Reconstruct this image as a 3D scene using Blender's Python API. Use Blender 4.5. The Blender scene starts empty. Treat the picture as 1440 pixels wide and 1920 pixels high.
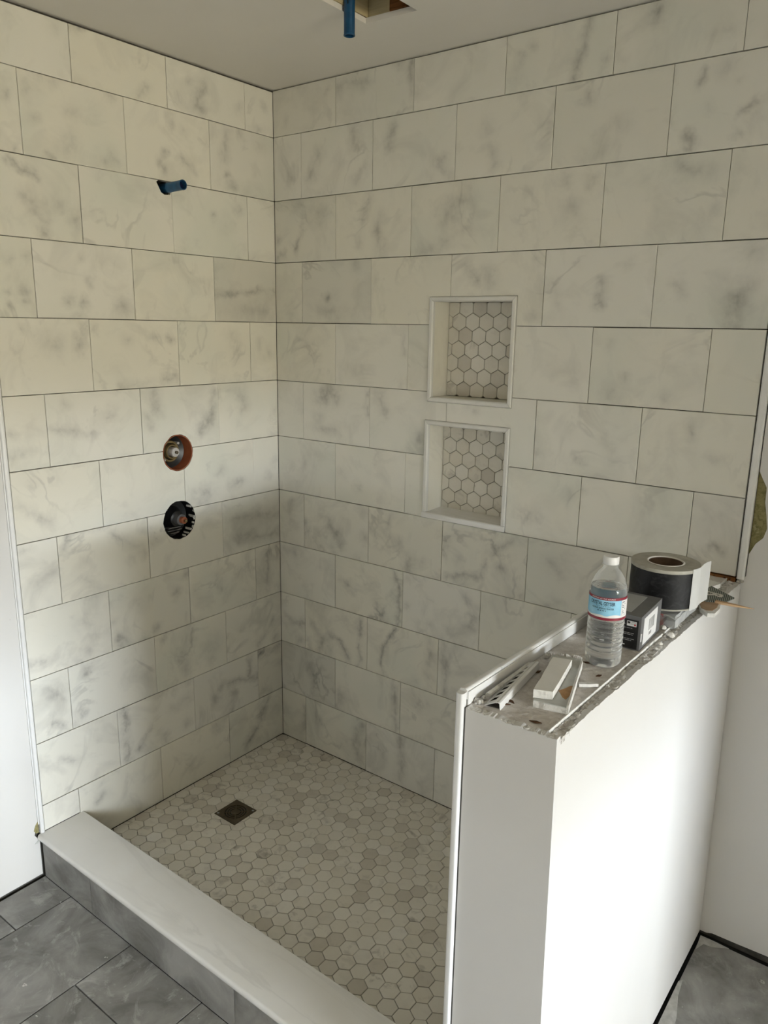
import bpy, bmesh, math, random
from mathutils import Vector, Matrix
from mathutils.geometry import delaunay_2d_cdt

random.seed(7)
SC = bpy.context.scene
COL = SC.collection

# ------------------------------------------------------------------ camera
CAM_LOC = Vector((2.0527, -2.0350, 1.6298))
YAW, PITCH, ROLL, FOCAL_PX = -0.6510, -0.2361, 0.0163, 1444.6
fw = Vector((math.sin(YAW) * math.cos(PITCH), math.cos(YAW) * math.cos(PITCH), math.sin(PITCH)))
rt = Vector((math.cos(YAW), -math.sin(YAW), 0.0))
up = rt.cross(fw)
rt2 = rt * math.cos(ROLL) + up * math.sin(ROLL)
up2 = up * math.cos(ROLL) - rt * math.sin(ROLL)
cam_data = bpy.data.cameras.new('camera')
cam_data.sensor_fit = 'VERTICAL'
cam_data.sensor_height = 32.0
cam_data.sensor_width = 24.0
cam_data.lens = FOCAL_PX / 1920.0 * 32.0
cam_data.clip_start = 0.02
cam = bpy.data.objects.new('camera', cam_data)
cam.matrix_world = Matrix(((rt2.x, up2.x, -fw.x, CAM_LOC.x), (rt2.y, up2.y, -fw.y, CAM_LOC.y),
                           (rt2.z, up2.z, -fw.z, CAM_LOC.z), (0, 0, 0, 1)))
COL.objects.link(cam)
SC.camera = cam

# ------------------------------------------------------------------ exposure
vs = SC.view_settings
vs.view_transform = 'Standard'
vs.look = 'None'
vs.exposure = 0.36
vs.gamma = 1.0
vs.use_curve_mapping = False
SC.cycles.use_light_tree = False      # a single sky portal: the plain light sampler is quicker

# ------------------------------------------------------------------ sky: pale overcast above; sunlit lawn, hedges and brick below and just above the horizon
SKY_UP, SKY_HORIZON, GROUND = (28.8, 32.0, 35.0), (25.5, 27.9, 30.3), (5.1, 4.6, 3.3)
world = bpy.data.worlds.new('world')
SC.world = world
world.use_nodes = True
wt = world.node_tree
wt.nodes.clear()
w_out = wt.nodes.new('ShaderNodeOutputWorld')
w_bg = wt.nodes.new('ShaderNodeBackground')
w_tc = wt.nodes.new('ShaderNodeTexCoord')
w_sep = wt.nodes.new('ShaderNodeSeparateXYZ')
w_map = wt.nodes.new('ShaderNodeMapRange')
w_map.inputs['From Min'].default_value = -1.0
w_map.inputs['From Max'].default_value = 1.0
w_rmp = wt.nodes.new('ShaderNodeValToRGB')
cr = w_rmp.color_ramp
cr.elements[0].position = 0.0
cr.elements[0].color = (*[c / 42 for c in GROUND], 1)
cr.elements[1].position = 1.0
cr.elements[1].color = (*[c / 42 for c in SKY_UP], 1)
for pos, c in ((0.508, GROUND), (0.520, SKY_HORIZON), (0.60, SKY_UP)):
    e = cr.elements.new(pos)
    e.color = (*[k / 42 for k in c], 1)
w_bg.inputs['Strength'].default_value = 42.0 * 4.1
wt.links.new(w_tc.outputs['Generated'], w_sep.inputs[0])
wt.links.new(w_sep.outputs['Z'], w_map.inputs['Value'])
wt.links.new(w_map.outputs[0], w_rmp.inputs[0])
wt.links.new(w_rmp.outputs[0], w_bg.inputs['Color'])
wt.links.new(w_bg.outputs[0], w_out.inputs['Surface'])

# window openings the daylight comes through (right-hand wall and the wall behind the camera); portals only guide sampling
ROOM_X1, ROOM_Y0, CEIL_Z, FLOOR_Z = 8.5, -3.6, 2.4, -0.03
WIN_R = (-3.30, -0.80, 0.75, 1.75)      # y0, y1, z0, z1 on the wall x = ROOM_X1
def portal(name, loc, rot, sx, sy):
    l = bpy.data.lights.new(name, 'AREA')
    l.shape = 'RECTANGLE'
    l.size, l.size_y = sx, sy
    l.cycles.is_portal = True
    o = bpy.data.objects.new(name, l)
    o.location = loc
    o.rotation_euler = rot
    COL.objects.link(o)
portal('window_portal', (ROOM_X1 + 0.06, (WIN_R[0] + WIN_R[1]) / 2, (WIN_R[2] + WIN_R[3]) / 2),
       (0, math.radians(90), 0), WIN_R[3] - WIN_R[2], WIN_R[1] - WIN_R[0])

# ------------------------------------------------------------------ node helpers
class NT:
    def __init__(self, name):
        self.m = bpy.data.materials.new(name)
        self.m.use_nodes = True
        self.t = self.m.node_tree
        self.b = self.t.nodes['Principled BSDF']
        self.out = self.t.nodes['Material Output']
    def n(self, kind, **kw):
        nd = self.t.nodes.new('ShaderNode' + kind)
        for k, v in kw.items():
            setattr(nd, k, v)
        return nd
    def put(self, sock, v):
        if isinstance(v, bpy.types.NodeSocket):
            self.t.links.new(v, sock)
        elif v is not None:
            if hasattr(sock.default_value, '__len__') and not hasattr(v, '__len__'):
                v = [v] * len(sock.default_value)
            if hasattr(sock.default_value, '__len__') and len(sock.default_value) == 4 and len(v) == 3:
                v = (*v, 1)
            sock.default_value = v
    def math(self, op, a, b=None, c=None, clamp=False):
        nd = self.n('Math', operation=op, use_clamp=clamp)
        for i, v in enumerate((a, b, c)):
            if v is not None:
                self.put(nd.inputs[i], v)
        return nd.outputs[0]
    def vec(self, op, a, b=None, s=None):
        nd = self.n('VectorMath', operation=op)
        self.put(nd.inputs[0], a)
        if b is not None:
            self.put(nd.inputs[1], b)
        if s is not None:
            self.put(nd.inputs['Scale'], s)
        return nd.outputs['Value'] if op in ('DOT_PRODUCT', 'LENGTH', 'DISTANCE') else nd.outputs[0]
    def noise(self, v, scale, detail=3, rough=0.5, dist=0.0, col=False):
        nd = self.n('TexNoise')
        if v is not None:
            self.put(nd.inputs['Vector'], v)
        nd.inputs['Scale'].default_value = scale
        nd.inputs['Detail'].default_value = detail
        nd.inputs['Roughness'].default_value = rough
        nd.inputs['Distortion'].default_value = dist
        return nd.outputs['Color' if col else 'Fac']
    def rng(self, v, a, b, c=0.0, d=1.0, kind='LINEAR'):
        nd = self.n('MapRange', interpolation_type=kind)
        for i, q in enumerate((v, a, b, c, d)):
            self.put(nd.inputs[i], q)
        return nd.outputs[0]
    def mix(self, f, a, b, kind='MIX'):
        nd = self.n('Mix', data_type='RGBA', blend_type=kind)
        self.put(nd.inputs['Factor'], f)
        self.put(nd.inputs['A'], a)
        self.put(nd.inputs['B'], b)
        return nd.outputs['Result']
    def attr(self, name):
        return self.n('Attribute', attribute_name=name, attribute_type='OBJECT')
    def obj(self):
        return self.n('TexCoord').outputs['Object']
    def rnd(self):
        return self.n('ObjectInfo').outputs['Random']
    def bump(self, h, strength=0.3, dist=0.002):
        nd = self.n('Bump')
        nd.inputs['Strength'].default_value = strength
        nd.inputs['Distance'].default_value = dist
        self.put(nd.inputs['Height'], h)
        self.put(self.b.inputs['Normal'], nd.outputs[0])
    def set(self, color=None, rough=None, metal=None, spec=None, trans=None, ior=None):
        for k, v in (('Base Color', color), ('Roughness', rough), ('Metallic', metal), ('Specular IOR Level', spec),
                     ('Transmission Weight', trans), ('IOR', ior)):
            if v is not None:
                self.put(self.b.inputs[k], v)
        return self.m

def simple(name, c0, c1=None, scale=30.0, rough=0.6, metal=0.0, spec=None, bump=0.0):
    """two-tone noise material; every plain surface gets a little variation"""
    t = NT(name)
    p = t.obj()
    n = t.noise(p, scale, 4, 0.55)
    c1 = c1 or tuple(min(1, k * 1.12) for k in c0)
    t.set(t.mix(t.rng(n, 0.35, 0.65), c0, c1), rough, metal, spec)
    if bump:
        t.bump(n, bump, 0.001)
    return t.m

# ------------------------------------------------------------------ materials
NSTROKE = 8
def marble_material(count):
    """marble with as many individual veins as the tile carries"""
    t = NT('veined_marble')
    p = t.obj()
    r = t.rnd()
    off = t.n('CombineXYZ')
    t.put(off.inputs[0], t.math('MULTIPLY', r, 37.0))
    t.put(off.inputs[1], t.math('MULTIPLY', r, 91.0))
    t.put(off.inputs[2], t.math('MULTIPLY', r, 17.0))
    q = t.vec('ADD', p, off.outputs[0])
    if count:
      wob = t.vec('SCALE', t.vec('SUBTRACT', t.noise(q, 11, 4, 0.68, col=True), (0.5, 0.5, 0.5)), s=0.070)
      pw = t.vec('MULTIPLY', t.vec('ADD', p, wob), (1, 0, 1))
    total = None
    for i in range(count):
        a = t.attr(f'vein_{i}_start').outputs['Vector']
        d = t.attr(f'vein_{i}_run').outputs['Vector']
        c = t.n('SeparateXYZ')
        t.put(c.inputs[0], t.attr(f'vein_{i}_size').outputs['Vector'])
        v = t.vec('SUBTRACT', pw, a)
        h = t.math('MULTIPLY', t.vec('DOT_PRODUCT', v, d), c.outputs[2], clamp=True)
        e = t.vec('LENGTH', t.vec('SUBTRACT', v, t.vec('SCALE', d, s=h)))
        k = t.math('MULTIPLY', t.math('POWER', t.rng(e, 0.0, c.outputs[0], 1.0, 0.0), 1.7), c.outputs[1])
        total = k if total is None else t.math('MAXIMUM', total, k)
    grain = t.noise(q, 42, 3, 0.65)
    total = 0.0 if total is None else t.math('MULTIPLY', total, t.math('MULTIPLY', t.rng(grain, 0.3, 0.7, 0.55, 1.2), t.rng(t.noise(q, 17, 2, 0.55), 0.32, 0.62, 0.35, 1.2)))
    veins = t.attr('veining').outputs['Fac']
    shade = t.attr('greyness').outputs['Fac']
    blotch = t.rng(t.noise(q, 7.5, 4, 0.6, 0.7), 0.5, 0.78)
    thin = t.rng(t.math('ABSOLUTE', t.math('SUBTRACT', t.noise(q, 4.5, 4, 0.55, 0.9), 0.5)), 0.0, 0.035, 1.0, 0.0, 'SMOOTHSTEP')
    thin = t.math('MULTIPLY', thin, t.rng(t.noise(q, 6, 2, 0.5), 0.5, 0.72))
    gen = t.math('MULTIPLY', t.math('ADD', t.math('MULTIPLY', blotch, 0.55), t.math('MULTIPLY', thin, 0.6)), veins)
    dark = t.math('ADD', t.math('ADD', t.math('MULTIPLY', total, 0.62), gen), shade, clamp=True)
    tone = t.math('FRACT', t.math('MULTIPLY', r, 7.31))
    tone2 = t.math('FRACT', t.math('MULTIPLY', r, 23.7))
    base = t.mix(tone, (0.79, 0.765, 0.675), (0.80, 0.785, 0.725))
    base = t.mix(t.math('MULTIPLY', t.rng(t.noise(q, 4, 2, 0.5), 0.45, 0.7), tone2), base, (0.715, 0.725, 0.655))
    c = t.mix(dark, base, (0.20, 0.195, 0.185))
    smear = t.rng(t.noise(t.vec('MULTIPLY', q, (1.0, 1.0, 1.7)), 48, 4, 0.75, 1.2), 0.66, 0.72)
    smear = t.math('MULTIPLY', smear, t.rng(t.noise(q, 5, 2, 0.5), 0.58, 0.72))
    c = t.mix(t.math('MULTIPLY', smear, 0.55), c, (0.78, 0.78, 0.75))
    t.set(c, t.rng(grain, 0.3, 0.7, 0.30, 0.42), 0.0, 0.4)
    return t.m

def hex_material():
    t = NT('hexagon_marble')
    p = t.obj()
    isl = t.n('NewGeometry').outputs['Random Per Island']
    r = t.math('FRACT', t.math('ADD', t.math('MULTIPLY', t.rnd(), 3.7), isl))
    r2 = t.math('FRACT', t.math('MULTIPLY', r, 13.7))
    off = t.n('CombineXYZ')
    t.put(off.inputs[0], t.math('MULTIPLY', r, 53.0))
    t.put(off.inputs[1], t.math('MULTIPLY', r, 29.0))
    q = t.vec('ADD', p, off.outputs[0])
    base = t.mix(t.rng(r, 0.0, 1.0), (0.75, 0.71, 0.62), (0.82, 0.79, 0.715))
    base = t.mix(t.rng(r2, 0.80, 0.90, 0, 0.55), base, (0.53, 0.485, 0.415))
    base = t.mix(t.rng(r2, 0.04, 0.0, 0, 0.8), base, (0.84, 0.82, 0.77))
    n = t.noise(q, 24, 5, 0.6, 0.6)
    dark = t.math('MULTIPLY', t.rng(n, 0.52, 0.75), t.rng(t.math('FRACT', t.math('MULTIPLY', r, 31.1)), 0.55, 1.0, 0.1, 0.95))
    c = t.mix(dark, base, (0.22, 0.19, 0.16))
    t.set(c, 0.45, 0.0, 0.35)
    return t.m

def porcelain_material():
    t = NT('grey_porcelain')
    p = t.obj()
    r = t.rnd()
    off = t.n('CombineXYZ')
    t.put(off.inputs[0], t.math('MULTIPLY', r, 53.0))
    t.put(off.inputs[1], t.math('MULTIPLY', r, 29.0))
    q = t.vec('ADD', p, off.outputs[0])
    n = t.noise(q, 6, 7, 0.62, 0.9)
    n2 = t.noise(q, 17, 6, 0.6, 0.5)
    c = t.mix(t.rng(n, 0.36, 0.64), (0.185, 0.180, 0.168), (0.375, 0.37, 0.352))
    c = t.mix(t.math('MULTIPLY', t.rng(n2, 0.5, 0.72), 0.5), c, (0.32, 0.31, 0.29))
    dust = t.attr('dust').outputs['Fac']
    sm = t.math('MULTIPLY', t.rng(t.noise(q, 9, 8, 0.72, 2.2), 0.545, 0.66), dust)
    c = t.mix(t.math('MULTIPLY', sm, 0.7), c, (0.50, 0.495, 0.475))
    sp = t.math('MULTIPLY', t.rng(t.noise(q, 38, 3, 0.5), 0.73, 0.76), dust)
    c = t.mix(sp, c, (0.72, 0.71, 0.68))
    t.set(c, t.rng(n2, 0.3, 0.7, 0.42, 0.6), 0.0, 0.4)
    return t.m

def drywall_material():
    t = NT('primed_drywall')
    p = t.n('NewGeometry').outputs['Position']
    n = t.noise(p, 2.2, 5, 0.55, 0.4)
    c = t.mix(t.rng(n, 0.35, 0.7), (0.68, 0.668, 0.648), (0.71, 0.70, 0.683))
    d = t.rng(t.noise(p, 60, 2, 0.5), 0.79, 0.82, 0, 0.4)
    c = t.mix(d, c, (0.45, 0.42, 0.38))
    t.set(c, 0.5, 0.0, 0.3)
    t.bump(t.noise(p, 5, 3, 0.5), 0.25, 0.004)
    return t.m

def ceiling_material():
    t = NT('ceiling_paint')
    p = t.n('NewGeometry').outputs['Position']
    n = t.noise(p, 3.0, 4, 0.5)
    t.set(t.mix(t.rng(n, 0.35, 0.7), (0.83, 0.80, 0.75), (0.86, 0.83, 0.78)), 0.7, 0.0, 0.2)
    return t.m

def slab_material():
    t = NT('polished_marble_slab')
    p = t.obj()
    q = t.vec('MULTIPLY', p, (0.8, 6.0, 6.0))
    n = t.noise(q, 2.2, 5, 0.55, 0.8)
    v = t.rng(t.math('ABSOLUTE', t.math('SUBTRACT', n, 0.5)), 0.0, 0.045, 1.0, 0.0, 'SMOOTHSTEP')
    v = t.math('MULTIPLY', v, t.rng(t.noise(q, 1.7, 2, 0.5), 0.42, 0.7))
    c = t.mix(t.math('MULTIPLY', v, 0.20), t.mix(t.rng(t.noise(p, 6, 3, 0.5), 0.35, 0.7), (0.80, 0.79, 0.76), (0.84, 0.835, 0.815)), (0.36, 0.36, 0.355))
    t.set(c, 0.22, 0.0, 0.5)
    return t.m

def rubble_material(name, c0, c1, c2):
    t = NT(name)
    p = t.n('NewGeometry').outputs['Position']
    n = t.noise(p, 90, 6, 0.7, 0.6)
    c = t.mix(t.rng(n, 0.35, 0.55), c0, c1)
    c = t.mix(t.rng(t.noise(p, 55, 4, 0.6), 0.58, 0.66), c, c2)
    t.set(c, 0.9, 0.0, 0.1)
    t.bump(n, 0.6, 0.003)
    return t.m

def clear_plastic(name, tint, glossy=0.12, opacity=0.06, rough=0.05):
    t = NT(name)
    tr = t.n('BsdfTransparent')
    tr.inputs['Color'].default_value = (*tint, 1)
    t.set((0.85, 0.86, 0.86), rough, 0.0, 0.5)
    lw = t.n('LayerWeight')
    lw.inputs['Blend'].default_value = 0.35
    f = t.math('ADD', t.math('MULTIPLY', lw.outputs['Facing'], glossy * 3.0), opacity, clamp=True)
    mx = t.n('MixShader')
    t.put(mx.inputs[0], f)
    t.t.links.new(tr.outputs[0], mx.inputs[1])
    t.t.links.new(t.b.outputs[0], mx.inputs[2])
    t.t.links.new(mx.outputs[0], t.out.inputs['Surface'])
    return t.m

def wood_material(name, c0, c1):
    t = NT(name)
    p = t.n('NewGeometry').outputs['Position']
    n = t.noise(t.vec('MULTIPLY', p, (6.0, 6.0, 60.0)), 3, 4, 0.6, 0.5)
    t.set(t.mix(t.rng(n, 0.3, 0.7), c0, c1), 0.75, 0.0, 0.2)
    return t.m

def black_film_material():
    t = NT('black_butyl')
    p = t.obj()
    n = t.noise(p, 34, 6, 0.65, 1.4)
    t.set(t.mix(t.math('MULTIPLY', t.rng(n, 0.52, 0.75), 0.5), (0.008, 0.008, 0.009), (0.075, 0.08, 0.085)), t.rng(n, 0.3, 0.7, 0.35, 0.6), 0.0, 0.3)
    t.bump(n, 0.4, 0.002)
    return t.m

def patterned_sheet_material():
    t = NT('striped_sheet')
    p = t.obj()
    w = t.n('TexWave', wave_type='BANDS', bands_direction='DIAGONAL')
    t.put(w.inputs['Vector'], t.vec('MULTIPLY', p, (1.0, 0.35, 0.0)))
    w.inputs['Scale'].default_value = 130
    t.set(t.mix(t.rng(w.outputs['Fac'], 0.45, 0.55), (0.015, 0.02, 0.018), (0.30, 0.33, 0.28)), 0.5)
    return t.m

MAT = dict(
    marble=marble_material(0), hexa=hex_material(), porcelain=porcelain_material(), drywall=drywall_material(),
    paint=simple('white_paint', (0.86, 0.84, 0.80), (0.88, 0.86, 0.825), 3, 0.6),
    ceiling=ceiling_material(), slab=slab_material(),
    thinset=simple('dark_thinset', (0.045, 0.042, 0.036), (0.10, 0.095, 0.085), 25, 0.9),
    floor_joint=simple('black_joint', (0.006, 0.006, 0.006), (0.014, 0.014, 0.014), 20, 0.9),
    hex_joint=simple('grey_thinset', (0.11, 0.10, 0.085), (0.24, 0.22, 0.185), 18, 0.9),
    trim=simple('white_trim', (0.80, 0.80, 0.79), (0.84, 0.84, 0.83), 12, 0.3, 0.0, 0.5),
    pencil=simple('pale_pencil_trim', (0.72, 0.715, 0.68), (0.77, 0.765, 0.735), 14, 0.3, 0.0, 0.5),
    blue=simple('blue_pipe', (0.006, 0.060, 0.150), (0.012, 0.095, 0.22), 40, 0.35),
    blue_dark=simple('blue_pipe_cap', (0.004, 0.010, 0.055), (0.006, 0.014, 0.07), 40, 0.4),
    black=simple('black_plastic', (0.006, 0.006, 0.006), (0.012, 0.012, 0.012), 40, 0.4),
    copper=simple('copper_sleeve', (0.27, 0.075, 0.030), (0.34, 0.105, 0.045), 30, 0.5),
    brass=simple('dull_brass', (0.20, 0.15, 0.07), (0.30, 0.23, 0.11), 40, 0.4, 0.7),
    chrome=simple('grey_stem', (0.50, 0.48, 0.47), (0.60, 0.58, 0.57), 40, 0.35, 0.3),
    bronze=simple('dark_bronze', (0.075, 0.058, 0.034), (0.12, 0.095, 0.06), 35, 0.45, 0.4),
    board=rubble_material('dusty_board', (0.58, 0.54, 0.505), (0.68, 0.645, 0.61), (0.76, 0.735, 0.70)),
    gypsum=rubble_material('broken_gypsum', (0.30, 0.28, 0.255), (0.62, 0.60, 0.56), (0.76, 0.745, 0.71)),
    gypsum_clean=rubble_material('gypsum_face', (0.66, 0.65, 0.615), (0.78, 0.77, 0.74), (0.58, 0.57, 0.535)),
    smear=simple('mortar_film', (0.40, 0.395, 0.375), (0.55, 0.545, 0.52), 45, 0.8),
    crumb=simple('plaster_crumb', (0.66, 0.64, 0.59), (0.78, 0.76, 0.71), 60, 0.9),
    white_block=simple('white_offcut', (0.80, 0.79, 0.755), (0.84, 0.83, 0.80), 25, 0.55),
    grey_block=simple('grey_offcut', (0.50, 0.51, 0.485), (0.57, 0.58, 0.555), 30, 0.6),
    rust=simple('brown_stain', (0.34, 0.185, 0.075), (0.44, 0.26, 0.12), 90, 0.8),
    tan=simple('brown_backing_paper', (0.40, 0.27, 0.165), (0.47, 0.33, 0.21), 30, 0.7),
    olive=rubble_material('olive_board', (0.17, 0.155, 0.065), (0.30, 0.27, 0.13), (0.42, 0.38, 0.22)),
    joist=wood_material('brown_joist', (0.060, 0.028, 0.013), (0.12, 0.06, 0.03)),
    stud=wood_material('orange_stud', (0.13, 0.050, 0.015), (0.28, 0.12, 0.04)),
    pine=wood_material('yellow_board', (0.55, 0.46, 0.27), (0.64, 0.55, 0.34)),
    shim=wood_material('pale_shim', (0.45, 0.27, 0.14), (0.60, 0.42, 0.26)),
    bottle=clear_plastic('clear_bottle', (0.97, 0.98, 0.98), 0.16, 0.05),
    clam=clear_plastic('clear_package', (0.80, 0.81, 0.80), 0.12, 0.28, 0.2),
    liner=clear_plastic('release_liner', (0.82, 0.81, 0.76), 0.10, 0.50, 0.35),
    cap=simple('white_cap', (0.78, 0.78, 0.78), (0.82, 0.82, 0.82), 20, 0.4),
    label_blue=simple('sky_blue_label', (0.14, 0.46, 0.72), (0.34, 0.66, 0.85), 18, 0.4),
    label_red=simple('maroon_label', (0.20, 0.010, 0.028), (0.25, 0.014, 0.035), 20, 0.4),
    ink=simple('navy_ink', (0.006, 0.035, 0.085), (0.008, 0.045, 0.10), 20, 0.5),
    white_ink=simple('white_ink', (0.75, 0.75, 0.75), (0.8, 0.8, 0.8), 20, 0.5),
    grey_ink=simple('grey_ink', (0.30, 0.30, 0.30), (0.36, 0.36, 0.36), 20, 0.5),
    red_ink=simple('red_ink', (0.45, 0.03, 0.03), (0.5, 0.04, 0.04), 20, 0.5),
    red_card=simple('crimson_card', (0.30, 0.012, 0.018), (0.36, 0.018, 0.024), 20, 0.5),
    carton=simple('charcoal_carton', (0.12, 0.12, 0.122), (0.15, 0.15, 0.153), 20, 0.5),
    carton_grey=simple('grey_carton_panel', (0.36, 0.365, 0.365), (0.40, 0.405, 0.405), 20, 0.5),
    carton_black=simple('black_carton_panel', (0.007, 0.007, 0.008), (0.012, 0.012, 0.013), 20, 0.35),
    sticker=simple('white_sticker', (0.76, 0.76, 0.76), (0.80, 0.80, 0.80), 20, 0.5),
    roll_side=simple('beige_roll_edge', (0.36, 0.345, 0.29), (0.43, 0.415, 0.36), 60, 0.55),
    core=simple('cardboard_core', (0.10, 0.062, 0.036), (0.15, 0.095, 0.06), 40, 0.8),
    film=black_film_material(), sheet=patterned_sheet_material(),
)
MARBLE = {0: MAT['marble']}
def marble_for(count):
    if count not in MARBLE:
        MARBLE[count] = marble_material(count)
    return MARBLE[count]
def water_material():
    t = NT('clear_water')
    t.set((0.97, 0.98, 0.98), 0.0, 0.0, 0.5, 1.0, 1.33)
    return t.m
MAT['water'] = water_material()

# ------------------------------------------------------------------ mesh builder
class MB:
    def __init__(self):
        self.v, self.f = [], []
    def add(self, vs, fs):
        o = len(self.v)
        self.v += [Vector(x) for x in vs]
        self.f += [tuple(i + o for i in f) for f in fs]
        return self
    def box(self, a, b, fn=None):
        x0, y0, z0 = a
        x1, y1, z1 = b
        vs = [(x0, y0, z0), (x1, y0, z0), (x1, y1, z0), (x0, y1, z0), (x0, y0, z1), (x1, y0, z1), (x1, y1, z1), (x0, y1, z1)]
        if fn:
            vs = [fn(*q) for q in vs]
        return self.add(vs, [(0, 3, 2, 1), (4, 5, 6, 7), (0, 1, 5, 4), (1, 2, 6, 5), (2, 3, 7, 6), (3, 0, 4, 7)])
    def loft(self, rings, cap0=True, cap1=True, closed=True):
        n = len(rings[0])
        vs = [p for r in rings for p in r]
        fs = []
        for i in range(len(rings) - 1):
            for j in range(n if closed else n - 1):
                k = (j + 1) % n
                fs.append((i * n + j, i * n + k, (i + 1) * n + k, (i + 1) * n + j))
        if cap0:
            fs.append(tuple(range(n - 1, -1, -1)))
        if cap1:
            fs.append(tuple(range((len(rings) - 1) * n, len(rings) * n)))
        return self.add(vs, fs)
    def lathe(self, prof, fn, segs=24, cap0=False, cap1=False):
        """prof: (radius, height) list; fn(x, y, h) -> world"""
        rings = []
        for r, h in prof:
            rings.append([fn(r * math.cos(2 * math.pi * k / segs), r * math.sin(2 * math.pi * k / segs), h) for k in range(segs)])
        return self.loft(rings, cap0, cap1)
    def region(self, outer, holes, d0, d1, fn):
        """flat plate: 2D outline minus holes, extruded d0..d1, fn(u, v, d) -> world"""
        tris, pts = plate(outer, holes)
        n = len(pts)
        vs = [fn(u, v, d0) for u, v in pts] + [fn(u, v, d1) for u, v in pts]
        fs = []
        edges = {}
        for t in tris:
            fs.append(tuple(t))
            fs.append(tuple(n + i for i in reversed(t)))
            for a, b in zip(t, t[1:] + t[:1]):
                edges[(a, b)] = edges.get((a, b), 0) + 1
        for (a, b) in edges:
            if (b, a) not in edges:
                fs.append((b, a, n + a, n + b))
        return self.add(vs, fs)
    def mesh(self, name, origin=None, smooth=False):
        if origin is None:
            lo = [min(v[i] for v in self.v) for i in range(3)]
            hi = [max(v[i] for v in self.v) for i in range(3)]
            origin = Vector([(lo[i] + hi[i]) / 2 for i in range(3)])
        origin = Vector(origin)
        me = bpy.data.meshes.new(name)
        me.from_pydata([v - origin for v in self.v], [], self.f)
        bm = bmesh.new()
        bm.from_mesh(me)
        bmesh.ops.recalc_face_normals(bm, faces=bm.faces)
        bm.to_mesh(me)
        bm.free()
        if smooth:
            for p in me.polygons:
                p.use_smooth = True
            try:
                me.set_sharp_from_angle(angle=math.radians(40))
            except Exception:
                pass
        me.update()
        return me, origin

def inside(poly, x, y):
    c = False
    n = len(poly)
    for i in range(n):
        x1, y1 = poly[i]
        x2, y2 = poly[(i + 1) % n]
        if (y1 > y) != (y2 > y) and x < (x2 - x1) * (y - y1) / (y2 - y1) + x1:
            c = not c
    return c

def plate(outer, holes):
    vs, es = [], []
    for loop in [outer] + list(holes):
        o = len(vs)
        vs += [Vector(p) for p in loop]
        es += [(o + i, o + (i + 1) % len(loop)) for i in range(len(loop))]
    res = delaunay_2d_cdt(vs, es, [], 0, 1e-6)
    pts, faces = res[0], res[2]
    keep = []
    for f in faces:
        cx = sum(pts[i][0] for i in f) / len(f)
        cy = sum(pts[i][1] for i in f) / len(f)
        if inside(outer, cx, cy) and not any(inside(h, cx, cy) for h in holes):
            keep.append(list(f))
    return keep, [(p[0], p[1]) for p in pts]

def clip_poly(poly, x0, x1, y0, y1):
    for ax, lim, sgn in ((0, x0, 1), (0, x1, -1), (1, y0, 1), (1, y1, -1)):
        out = []
        for i in range(len(poly)):
            a, b = poly[i], poly[(i + 1) % len(poly)]
            ia, ib = sgn * (a[ax] - lim) >= 0, sgn * (b[ax] - lim) >= 0
            if ia:
                out.append(a)
            if ia != ib:
                t = (lim - a[ax]) / (b[ax] - a[ax])
                out.append((a[0] + t * (b[0] - a[0]), a[1] + t * (b[1] - a[1])))
        poly = out
        if len(poly) < 3:
            return []
    return poly

def area(poly):
    return abs(sum(poly[i][0] * poly[(i + 1) % len(poly)][1] - poly[(i + 1) % len(poly)][0] * poly[i][1] for i in range(len(poly)))) / 2

def link(name, me, loc, mat, parent=None, rotz=0.0):
    o = bpy.data.objects.new(name, me)
    if mat is not None and not me.materials:
        me.materials.append(MAT[mat] if isinstance(mat, str) else mat)
    COL.objects.link(o)
    if parent is not None:
        base = Vector(parent.location)
        p = parent
        while p.parent is not None:
            p = p.parent
            base += Vector(p.location)
        o.parent = parent
        o.location = Vector(loc) - base
    else:
        o.location = loc
    o.rotation_euler = (0, 0, rotz)
    return o

def part(name, mb, mat, parent=None, smooth=False, origin=None):
    me, og = mb.mesh(name, origin, smooth)
    return link(name, me, og, mat, parent)

def structure(name, mb, mat, label=None):
    o = part(name, mb, mat)
    o['kind'] = 'structure'
    if label:
        o['label'] = label
        o['category'] = name.split('_')[0]
    return o

def thing(name, label, cat, loc, group=None):
    o = bpy.data.objects.new(name, None)
    o.empty_display_size = 0.02
    COL.objects.link(o)
    o.location = loc
    return tag(o, label, cat, group)

def tag(o, label, cat, group=None):
    o['label'] = label
    o['category'] = cat
    if group:
        o['group'] = group
    return o

def rect(x0, x1, y0, y1):
    return [(x0, y0), (x1, y0), (x1, y1), (x0, y1)]

def circle(cx, cy, r, n=40, wob=0.0):
    rr = random.Random(int(cx * 1000 + cy * 77))
    return [(cx + (r + wob * rr.uniform(-1, 1)) * math.cos(2 * math.pi * k / n), cy + (r + wob * rr.uniform(-1, 1)) * math.sin(2 * math.pi * k / n)) for k in range(n)]

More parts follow.
